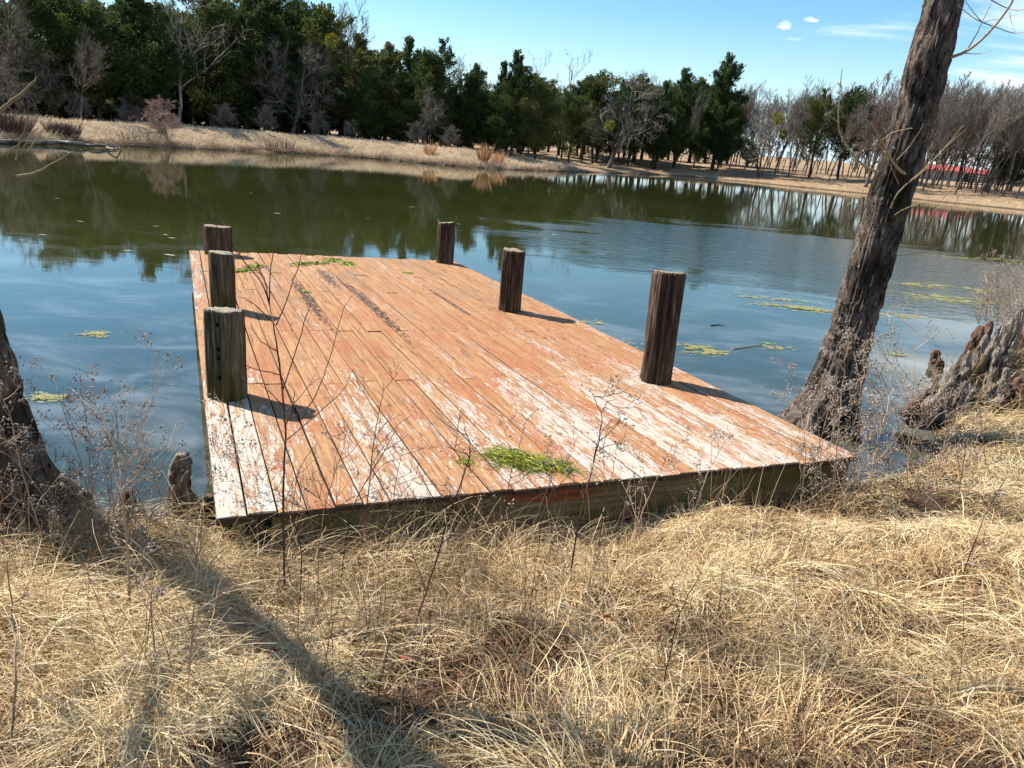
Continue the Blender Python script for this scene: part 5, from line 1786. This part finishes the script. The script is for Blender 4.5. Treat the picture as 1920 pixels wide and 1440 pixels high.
specs = [
    # stem pixels, depth, radius, dark?, branches, branch length, seed heads, label
    ([(672, 1065), (690, 930), (705, 800), (722, 720)], 2.7, 0.0030, 1, 9, .42, 0, "dark branching weed right of the tallest stalk"),
    ([(640, 1085), (660, 960), (700, 880), (745, 800)], 2.5, 0.0026, 1, 7, .45, 0, "dark weed arching right over the dock's front edge"),
    ([(775, 1180), (815, 1060), (845, 960), (880, 860), (872, 800)], 2.35, 0.0034, 1, 6, .35, 0, "thick dark weed with a bare lower stem in front of the fascia"),
    ([(1068, 1090), (1085, 980), (1110, 880), (1128, 790), (1105, 730)], 2.75, 0.0036, 1, 8, .40, .15, "dark weed standing before the green algae on the boards"),
    ([(930, 1075), (945, 960), (960, 880), (985, 800)], 2.9, 0.0024, 1, 8, .4, .1, "thin dark weed left of the algae clump"),
    ([(1180, 1060), (1205, 960), (1240, 880), (1262, 830)], 3.1, 0.0030, 0, 8, .42, .2, "pale weed before the right half of the fascia"),
    ([(1120, 1070), (1130, 960), (1150, 880), (1158, 830)], 3.0, 0.0022, 1, 7, .4, .3, "thin weed with brown seed clusters by the middle of the fascia"),
    ([(720, 1080), (735, 970), (742, 900), (760, 830)], 2.8, 0.0026, 1, 8, .42, .05, "dark weed with many fine twigs before the white boards"),
    ([(600, 1040), (612, 940), (640, 850), (655, 790)], 2.8, 0.0022, 1, 8, .45, .05, "thin weed between the two leftmost dark stalks"),
    ([(490, 1040), (470, 930), (440, 840), (415, 790)], 2.9, 0.0022, 0, 7, .4, .3, "weed leaning left over the dock's front left boards"),
    ([(845, 1040), (860, 940), (870, 880), (890, 830)], 3.0, 0.0022, 1, 7, .4, .2, "slim weed with seed clusters below the white boards"),
    ([(1290, 1000), (1315, 920), (1340, 860), (1370, 815)], 3.5, 0.0024, 0, 7, .4, .25, "pale thin weed at the right part of the dock's front edge"),
    ([(1010, 1060), (1015, 960), (1035, 890), (1030, 850)], 2.95, 0.0020, 1, 6, .38, .1, "short thin weed under the algae clump"),
    ([(560, 1160), (565, 1040), (548, 960), (560, 880)], 2.4, 0.0024, 1, 6, .4, .0, "dark weed rooted low in the grass below the tallest stalk"),
    ([(245, 1190), (240, 1050), (228, 920), (218, 770)], 2.3, 0.0046, 0, 8, .35, .25, "tall straight pale weed stem before the left water"),
    ([(180, 1010), (160, 900), (130, 800), (98, 700)], 2.9, 0.0028, 0, 9, .42, .55, "leaning weed with grey seed heads beside the left trunk"),
    ([(215, 1010), (200, 900), (165, 810), (150, 700)], 3.0, 0.0026, 0, 9, .42, .5, "weed with pale fluffy heads in front of the left water"),
    ([(290, 1010), (250, 900), (200, 800), (135, 730)], 3.0, 0.0026, 0, 9, .45, .4, "weed arching left across the left water"),
    ([(190, 990), (240, 880), (280, 760), (330, 672)], 3.05, 0.0024, 0, 8, .35, .3, "long thin weed arching right towards the dock"),
    ([(330, 1000), (290, 900), (250, 820), (222, 760)], 3.0, 0.0022, 0, 8, .4, .3, "branching weed by the tallest cypress knee"),
    ([(120, 1000), (60, 900), (10, 850), (-40, 830)], 2.7, 0.0024, 0, 8, .45, .45, "pale weed hanging across the foot of the left trunk"),
    ([(80, 1010), (40, 880), (20, 780), (-10, 720)], 2.6, 0.0022, 0, 8, .4, .5, "weed with whitish leaves at the left edge"),
    ([(300, 1000), (305, 900), (318, 840), (330, 795)], 3.2, 0.0018, 0, 5, .35, .3, "small pale stalk standing over the tallest knee"),
    ([(20, 1400), (30, 1250), (22, 1150), (15, 1050)], 1.75, 0.0034, 0, 4, .3, .0, "pale upright stalk in the lower left corner"),
    ([(350, 1310), (362, 1180), (372, 1050), (385, 960)], 1.95, 0.0030, 0, 4, .3, .0, "upright brown stalk rising from the left grass"),
    ([(290, 1250), (285, 1150), (270, 1080), (262, 1000)], 2.0, 0.0024, 0, 5, .35, .1, "thin stalk left of the upright brown one"),
    ([(1500, 960), (1510, 850), (1500, 760), (1492, 690)], 4.4, 0.0034, 0, 9, .42, .6, "fluffy headed weed on the left of the leaning tree's foot"),
    ([(1560, 950), (1570, 830), (1580, 720), (1590, 620)], 4.6, 0.0034, 0, 11, .38, .75, "tall fluffy headed weed in front of the leaning tree"),
    ([(1600, 940), (1605, 840), (1615, 740), (1600, 660)], 4.6, 0.0034, 0, 11, .4, .7, "dense fluffy headed weed right at the leaning tree's roots"),
    ([(1640, 930), (1650, 820), (1660, 700), (1680, 590)], 4.7, 0.0036, 0, 10, .38, .4, "tall pale weed right of the leaning tree"),
    ([(1700, 920), (1705, 820), (1712, 720), (1720, 570)], 4.7, 0.0034, 0, 9, .36, .25, "tallest thin weed before the water right of the leaning tree"),
    ([(1680, 930), (1710, 830), (1740, 760), (1760, 660)], 4.6, 0.0030, 0, 9, .4, .2, "weed leaning right towards the gnarled stump"),
    ([(1740, 900), (1720, 800), (1690, 720), (1650, 640)], 4.8, 0.0030, 0, 9, .4, .3, "weed leaning left before the gap beside the stump"),
    ([(1560, 960), (1600, 900), (1650, 860), (1700, 800)], 4.4, 0.0034, 0, 6, .4, .3, "low weed leaning right at the dock's right corner"),
    ([(1800, 900), (1790, 820), (1770, 760), (1762, 700)], 5.2, 0.0030, 0, 8, .4, .2, "weed in front of the gnarled stump"),
    ([(1850, 890), (1840, 800), (1830, 740), (1800, 680)], 5.3, 0.0030, 0, 8, .4, .2, "pale weed crossing the stump's right half"),
    ([(1640, 960), (1630, 900), (1645, 830), (1640, 780)], 4.2, 0.0028, 0, 7, .4, .4, "short weed where the dock meets the right bank"),
    ([(1535, 950), (1530, 880), (1545, 800), (1560, 740)], 4.3, 0.0026, 0, 8, .4, .6, "short fluffy weed against the dock's right edge"),
    ([(1235, 1330), (1255, 1230), (1275, 1150), (1310, 1080)], 2.0, 0.0022, 1, 3, .3, 0, "dark broken stalk lying in the grass at lower right"),
    ([(1800, 1090), (1830, 1010), (1860, 940), (1890, 890)], 3.4, 0.0024, 1, 4, .3, .1, "thin dark stalk at the right edge of the grass"),
]
for k, (pix, Y, r, dk, nb, bl, hd, lab) in enumerate(specs):
    b0 = on_ground(*pix[0])
    Yw = float(b0[1]) if b0[1] < 6.5 else Y
    weed(pix, min(Yw, Y + 0.5), r * (1.5 if dk else 1.35), m_stem_d if dk else m_stem_p, lab, WG, 100 + k, nb, bl, hd)
wrg = np.random.default_rng(63)
for k in range(34):
    left = k < 18
    px = wrg.uniform(-10, 470) if left else wrg.uniform(1490, 1800)
    py = wrg.uniform(985, 1110) if left else wrg.uniform(880, 960)
    hgt_ = wrg.uniform(110, 260) if left else wrg.uniform(130, 250)
    lean_ = wrg.normal(0, 50)
    b0 = on_ground(px, py)
    if b0[1] > 6.2:
        continue
    weed([(px, py), (px + lean_ * 0.3, py - hgt_ * 0.4), (px + lean_ * 0.6, py - hgt_ * 0.75), (px + lean_, py - hgt_)], float(b0[1]), 0.0032, m_stem_p if wrg.uniform() < 0.65 else m_stem_d,
         "thin dry weed stalk among many on the left bank" if left else "thin dry weed stalk among many round the leaning tree's foot",
         "weed stalks on the left bank" if left else "weed stalks round the leaning tree", 500 + k, 8, .42, .14 if left else .35)
# brush beyond the stump
for k, (px, py, ty) in enumerate([(1848, 600, 520), (1870, 600, 500), (1890, 605, 505), (1905, 610, 515), (1922, 610, 495), (1835, 605, 545), (1880, 640, 540), (1915, 650, 550)]):
    Y = 8.2 + 0.35 * k
    weed([(px, py), (px + 4, (py + ty) / 2), (px + random.uniform(-8, 12), ty)], Y, 0.006, m_stem_p, "brown bushy dry weed growing behind the gnarled stump", "bushy dry weeds behind the stump", 300 + k, 16, .62, .35, 1.5)

# ------------------------------------------------------------------ algae on the boards, algae and leaves on the water
m_alg = plant_mat("wet_green_algae", [(0, (0.055, 0.08, 0.006)), (0.5, (0.24, 0.29, 0.014)), (1, (0.52, 0.52, 0.04))], rough=0.45, trans=0.15)


def algae(pix, n, su, sv, hgt, L, label, seed, wid=0.0026):
    rg = np.random.default_rng(seed)
    c0 = None
    mb = MB()
    cs = []
    for (x, y) in pix:
        d = ray(x, y)
        cs.append(_C + d * (((FL - _C) @ DN) / (d @ DN)))
    cs = np.array(cs)
    c0 = cs.mean(0)
    for k in range(n):
        f = rg.uniform(0, len(cs) - 1) if len(cs) > 1 else 0
        i = min(int(f), max(0, len(cs) - 2))
        p = cs[i] + (cs[i + 1] - cs[i]) * (f - i) if len(cs) > 1 else cs[0]
        e = rg.normal(0, 1, 2)
        p = p + DV2 * e[0] * su + DV1 * e[1] * sv
        hh = hgt * math.exp(-0.5 * (e @ e)) * rg.uniform(0.2, 1.0) + 0.006
        p = p + DN * hh - c0
        a = rg.uniform(0, 6.28)
        pts = [p]
        for s in range(4):
            a += rg.normal(0, 0.8)
            pts.append(pts[-1] + (DV2 * math.cos(a) + DV1 * math.sin(a)) * L / 4 + DN * rg.normal(0, 0.004))
        pts = np.array(pts)
        low = ((pts + c0 - FL) @ DN)
        pts = pts + DN * np.clip(0.006 - low, 0, None)[:, None]
        sd_ = rg.uniform(0.5, 1.0) * wid
        mb.tube(pts, [sd_ * .6, sd_, sd_, sd_ * .8, sd_ * .3], 4, rg.uniform(0, 1), cap=False)
    o = mb.build("algae_clump", m_alg)
    o.location = c0
    return tag(o, label, "algae")


algae([(930, 850), (960, 864), (985, 872), (1015, 876), (1055, 882)], 620, 0.05, 0.028, 0.04, 0.14, "thick bright green algae clump lying on the front boards", 1)
algae([(868, 865), (880, 868)], 40, 0.022, 0.015, 0.008, 0.07, "small scrap of green algae left of the big clump", 2)
algae([(545, 497), (575, 495), (605, 493), (622, 486), (650, 493), (655, 500)], 240, 0.035, 0.05, 0.015, 0.14, "long string of green algae across the far end of the boards", 3, 0.006)
algae([(435, 508), (460, 510), (475, 502), (488, 497)], 130, 0.025, 0.04, 0.015, 0.13, "short green algae string beside the far left piling", 4, 0.006)
algae([(755, 513), (768, 512)], 26, 0.02, 0.02, 0.006, 0.08, "tiny green algae scrap on the far right boards", 5, 0.005)
algae([(568, 549), (576, 548)], 20, 0.02, 0.02, 0.006, 0.08, "tiny green algae scrap in the middle of the boards", 6, 0.005)

m_deb = plant_mat("brown_leaf_bits", [(0, (0.035, 0.02, 0.012)), (0.7, (0.13, 0.075, 0.04)), (1, (0.26, 0.17, 0.10))])
drg = np.random.default_rng(19)
mb = MB()
for k in range(420):
    if k < 230:
        u, v = drg.uniform(0.05, DW - 0.05), drg.uniform(0.05, DL) ** 1.0
    elif k < 330:
        u, v = 1.86 + drg.normal(0, 0.035), drg.uniform(3.9, 6.3)
    else:
        u, v = 1.20 + drg.normal(0, 0.035), drg.uniform(4.2, 6.3)
    s_ = drg.uniform(0.006, 0.018)
    a = drg.uniform(0, 6.28)
    e1 = DV2 * math.cos(a) + DV1 * math.sin(a)
    e2 = np.cross(DN, e1)
    c_ = dock_w(u, v, 0.007)
    h_ = drg.uniform(0.0, 0.012)
    mb.add([c_ - e1 * s_, c_ + e2 * s_ * .35 + DN * h_, c_ + e1 * s_ + DN * h_ * .5, c_ - e2 * s_ * .35 + DN * h_], None, [[0, 1, 2], [0, 2, 3]], drg.uniform(0, 1))
o = mb.build("leaf_debris", m_deb)
tag(o, "scattered brown leaf bits and rotten wood crumbs on the dock boards", "debris", kind='stuff')

m_mat, N, B = new_mat("floating_algae", 0.6, 0.3)
c = N.ramp(N.attr('tint'), [(0, (0.12, 0.12, 0.03)), (0.5, (0.32, 0.30, 0.09)), (1, (0.56, 0.50, 0.22))])
N.nt.links.new(c, B.inputs['Base Color'])
B.inputs['Alpha'].default_value = 0.42


def algae_mat(px, py, wx, wy, n, label, seed, flake=0.05, rot=0.0):
    rg = np.random.default_rng(seed)
    c0 = at_z(px, py, 0.004)
    mb = MB()
    for k in range(int(n * 2.6)):
        e = rg.normal(0, 0.42, 2)
        cl = vn(np.array([e[0] * 3 + seed]), np.array([e[1] * 3]), seed=seed)[0]
        if cl < 0.38:
            continue
        x = e[0] * wx
        y = e[1] * wy * 1.7
        x, y = x * math.cos(rot) - y * math.sin(rot), x * math.sin(rot) + y * math.cos(rot)
        s = flake * rg.uniform(0.3, 1.3) * (1.2 - 0.5 * np.hypot(*e))
        m = int(rg.integers(6, 10))
        th = np.sort(rg.uniform(0, 6.28, m))
        r = s * rg.uniform(0.45, 1.0, m)
        z = rg.uniform(0.0005, 0.006)
        v = np.column_stack([x + r * np.cos(th) * rg.uniform(1.0, 1.8), y + r * np.sin(th), np.full(m, z)])
        v = np.vstack([v, [x, y, z + 0.003]])
        t = [(i, (i + 1) % m, m) for i in range(m)]
        mb.add(v, None, t, float(np.clip(rg.normal(0.5, 0.25) + 0.2 * (cl - 0.5), 0, 1)))
    o = mb.build("algae_mat", m_mat)
    o.location = c0
    return tag(o, label, "algae", "floating algae mats", "stuff")


algae_mat(1312, 655, 0.42, 0.16, 260, "yellow green algae mat right of the tallest piling", 1, 0.035)
algae_mat(1145, 645, 0.45, 0.22, 150, "faint algae mat between the middle and tallest pilings", 2, 0.03)
algae_mat(1112, 606, 0.25, 0.16, 80, "small pale algae patch right of the middle piling", 3, 0.03)
algae_mat(1500, 578, 0.85, 0.20, 260, "bright yellow algae streak left of the leaning tree", 4, 0.05, -0.1)
algae_mat(1450, 560, 1.2, 0.15, 70, "thin algae streak farther out left of the leaning tree", 5, 0.045)
algae_mat(1455, 650, 0.35, 0.12, 90, "small yellowish algae patch below the bright streak", 6, 0.03)
algae_mat(1780, 560, 1.6, 0.30, 220, "long pale algae streak on the right water", 7, 0.06)
algae_mat(1790, 540, 2.0, 0.35, 170, "farthest pale algae streak on the right water", 8, 0.07)
algae_mat(1690, 592, 0.8, 0.2, 100, "pale algae patch right of the leaning tree", 9, 0.04)
algae_mat(1678, 665, 0.22, 0.06, 170, "whitish foam and algae scrap right of the leaning trunk's foot", 10, 0.022)
algae_mat(182, 626, 0.20, 0.09, 90, "small whitish algae patch on the left water", 11, 0.025)
algae_mat(88, 745, 0.24, 0.08, 110, "yellowish algae patch beside the left trunk", 12, 0.022)
algae_mat(1890, 490, 3.0, 0.5, 120, "pale scum streak at the right end of the pond", 13, 0.09)

m_leafw = plant_mat("pale_floating_leaf", [(0, (0.30, 0.24, 0.15)), (1, (0.62, 0.56, 0.44))])
lrg = np.random.default_rng(8)
for k, (px, py) in enumerate([(293, 424), (773, 388), (107, 372), (80, 440), (310, 440), (322, 446), (520, 400), (470, 362), (690, 410), (240, 470), (150, 415), (860, 420), (1040, 440), (40, 450), (318, 478)]):
    mb = MB()
    s = lrg.uniform(0.05, 0.13)
    a = lrg.uniform(-0.4, 0.4)
    ca, sa = math.cos(a), math.sin(a)
    pts = np.array([(-1, 0, 0), (-0.4, 0.22, 0.02), (0.4, 0.18, 0.03), (1, 0, 0.01), (0.4, -0.2, 0.03), (-0.4, -0.2, 0.02)]) * s
    pts = np.column_stack([pts[:, 0] * ca - pts[:, 1] * sa, pts[:, 0] * sa + pts[:, 1] * ca, pts[:, 2]])
    mb.add(np.vstack([pts, [[0, 0, 0.002]]]), None, [(i, (i + 1) % 6, 6) for i in range(6)], lrg.uniform(0, 1))
    o = mb.build("floating_leaf", m_leafw)
    o.location = at_z(px, py, 0.006)
    tag(o, "pale dead leaf floating on the open pond beyond the dock", "leaf", "dead leaves floating on the pond")
# two floating sticks
for pix, lab in (([(1374, 655), (1400, 651), (1428, 647)], "pale thin stick floating right of the tallest piling"), ([(1333, 610), (1348, 609), (1360, 611)], "short dark stick on the water right of the tallest piling")):
    mb = MB()
    c0 = at_z(*pix[1], 0.006)
    twig(mb, [at_z(x, y, 0.006) - c0 for x, y in pix], 0.008, 0.004, 5, 0.004)
    o = mb.build("floating_stick", m_twig if 'pale' in lab else m_stem_d)
    o.location = c0
    tag(o, lab, "stick")

# mistletoe balls in the far trees
m_mist = plant_mat("mistletoe_leaves", [(0, (0.11, 0.12, 0.015)), (1, (0.30, 0.27, 0.035))], trans=0.2)
for k, (px, py, Y, r, lab) in enumerate([(622, 76, 60.5, 0.42, "yellow green mistletoe ball high in the left wood"), (1460, 222, 76, 0.45, "yellow green mistletoe in the bare trees left of the bent cedar"),
                                        (1468, 252, 76, 0.3, "small mistletoe ball below the other one on the right"), (1143, 236, 69, 0.4, "mistletoe ball low in the wide grey bare tree")]):
    rg = np.random.default_rng(k)
    n = 420
    P = rg.normal(0, 1, (n, 3))
    P = P / np.linalg.norm(P, axis=1, keepdims=True) * (r * rg.uniform(0.2, 1, n) ** 0.5)[:, None]
    D = unit(P + 0.01)
    D = P / (np.linalg.norm(P, axis=1, keepdims=True) + 1e-6)
    S = np.cross(D, rg.normal(0, 1, (n, 3)))
    S /= np.linalg.norm(S, axis=1, keepdims=True)
    v = np.stack([P, P + D * 0.1 + S * 0.04, P + D * 0.2, P + D * 0.1 - S * 0.04], 1).reshape(-1, 3)
    mb = MB()
    mb.add(v, np.arange(n * 4).reshape(-1, 4), None, np.repeat(rg.uniform(0, 1, n), 4))
    o = mb.build("mistletoe", m_mist)
    o.location = at_y(px, py, Y)
    tag(o, lab, "mistletoe")

# red and brown fallen leaves in the grass
m_red = plant_mat("red_fallen_leaf", [(0, (0.16, 0.015, 0.012)), (0.6, (0.33, 0.03, 0.025)), (1, (0.30, 0.10, 0.05))])
for k in range(46):
    px, py = lrg.uniform(150, 1250), lrg.uniform(990, 1330)
    if k < 10:
        px, py = lrg.uniform(940, 1010), lrg.uniform(1030, 1075)
    P = on_ground(px, py)
    if P[1] > 5:
        continue
    mb = MB()
    s = lrg.uniform(0.010, 0.020)
    e1, e2 = unit(lrg.normal(0, 1, 3)), None
    e2 = unit(np.cross(e1, lrg.normal(0, 1, 3)))
    prof = [(-1, 0), (-0.4, 0.45), (0.4, 0.4), (1, 0), (0.4, -0.42), (-0.4, -0.45)]
    nrm = np.cross(e1, e2)
    v = [e1 * a * s + e2 * b_ * s + nrm * s * 0.25 * abs(b_) for a, b_ in prof] + [nrm * -s * 0.08]
    mb.add(np.array(v), None, [(i, (i + 1) % 6, 6) for i in range(6)], lrg.uniform(0, 1))
    o = mb.build("fallen_leaf", m_red)
    o.location = P + np.array([0, 0, lrg.uniform(0.05, 0.14)])
    tag(o, "small dark red fallen leaf caught in the dry grass", "leaf", "dark red leaves in the dry grass")
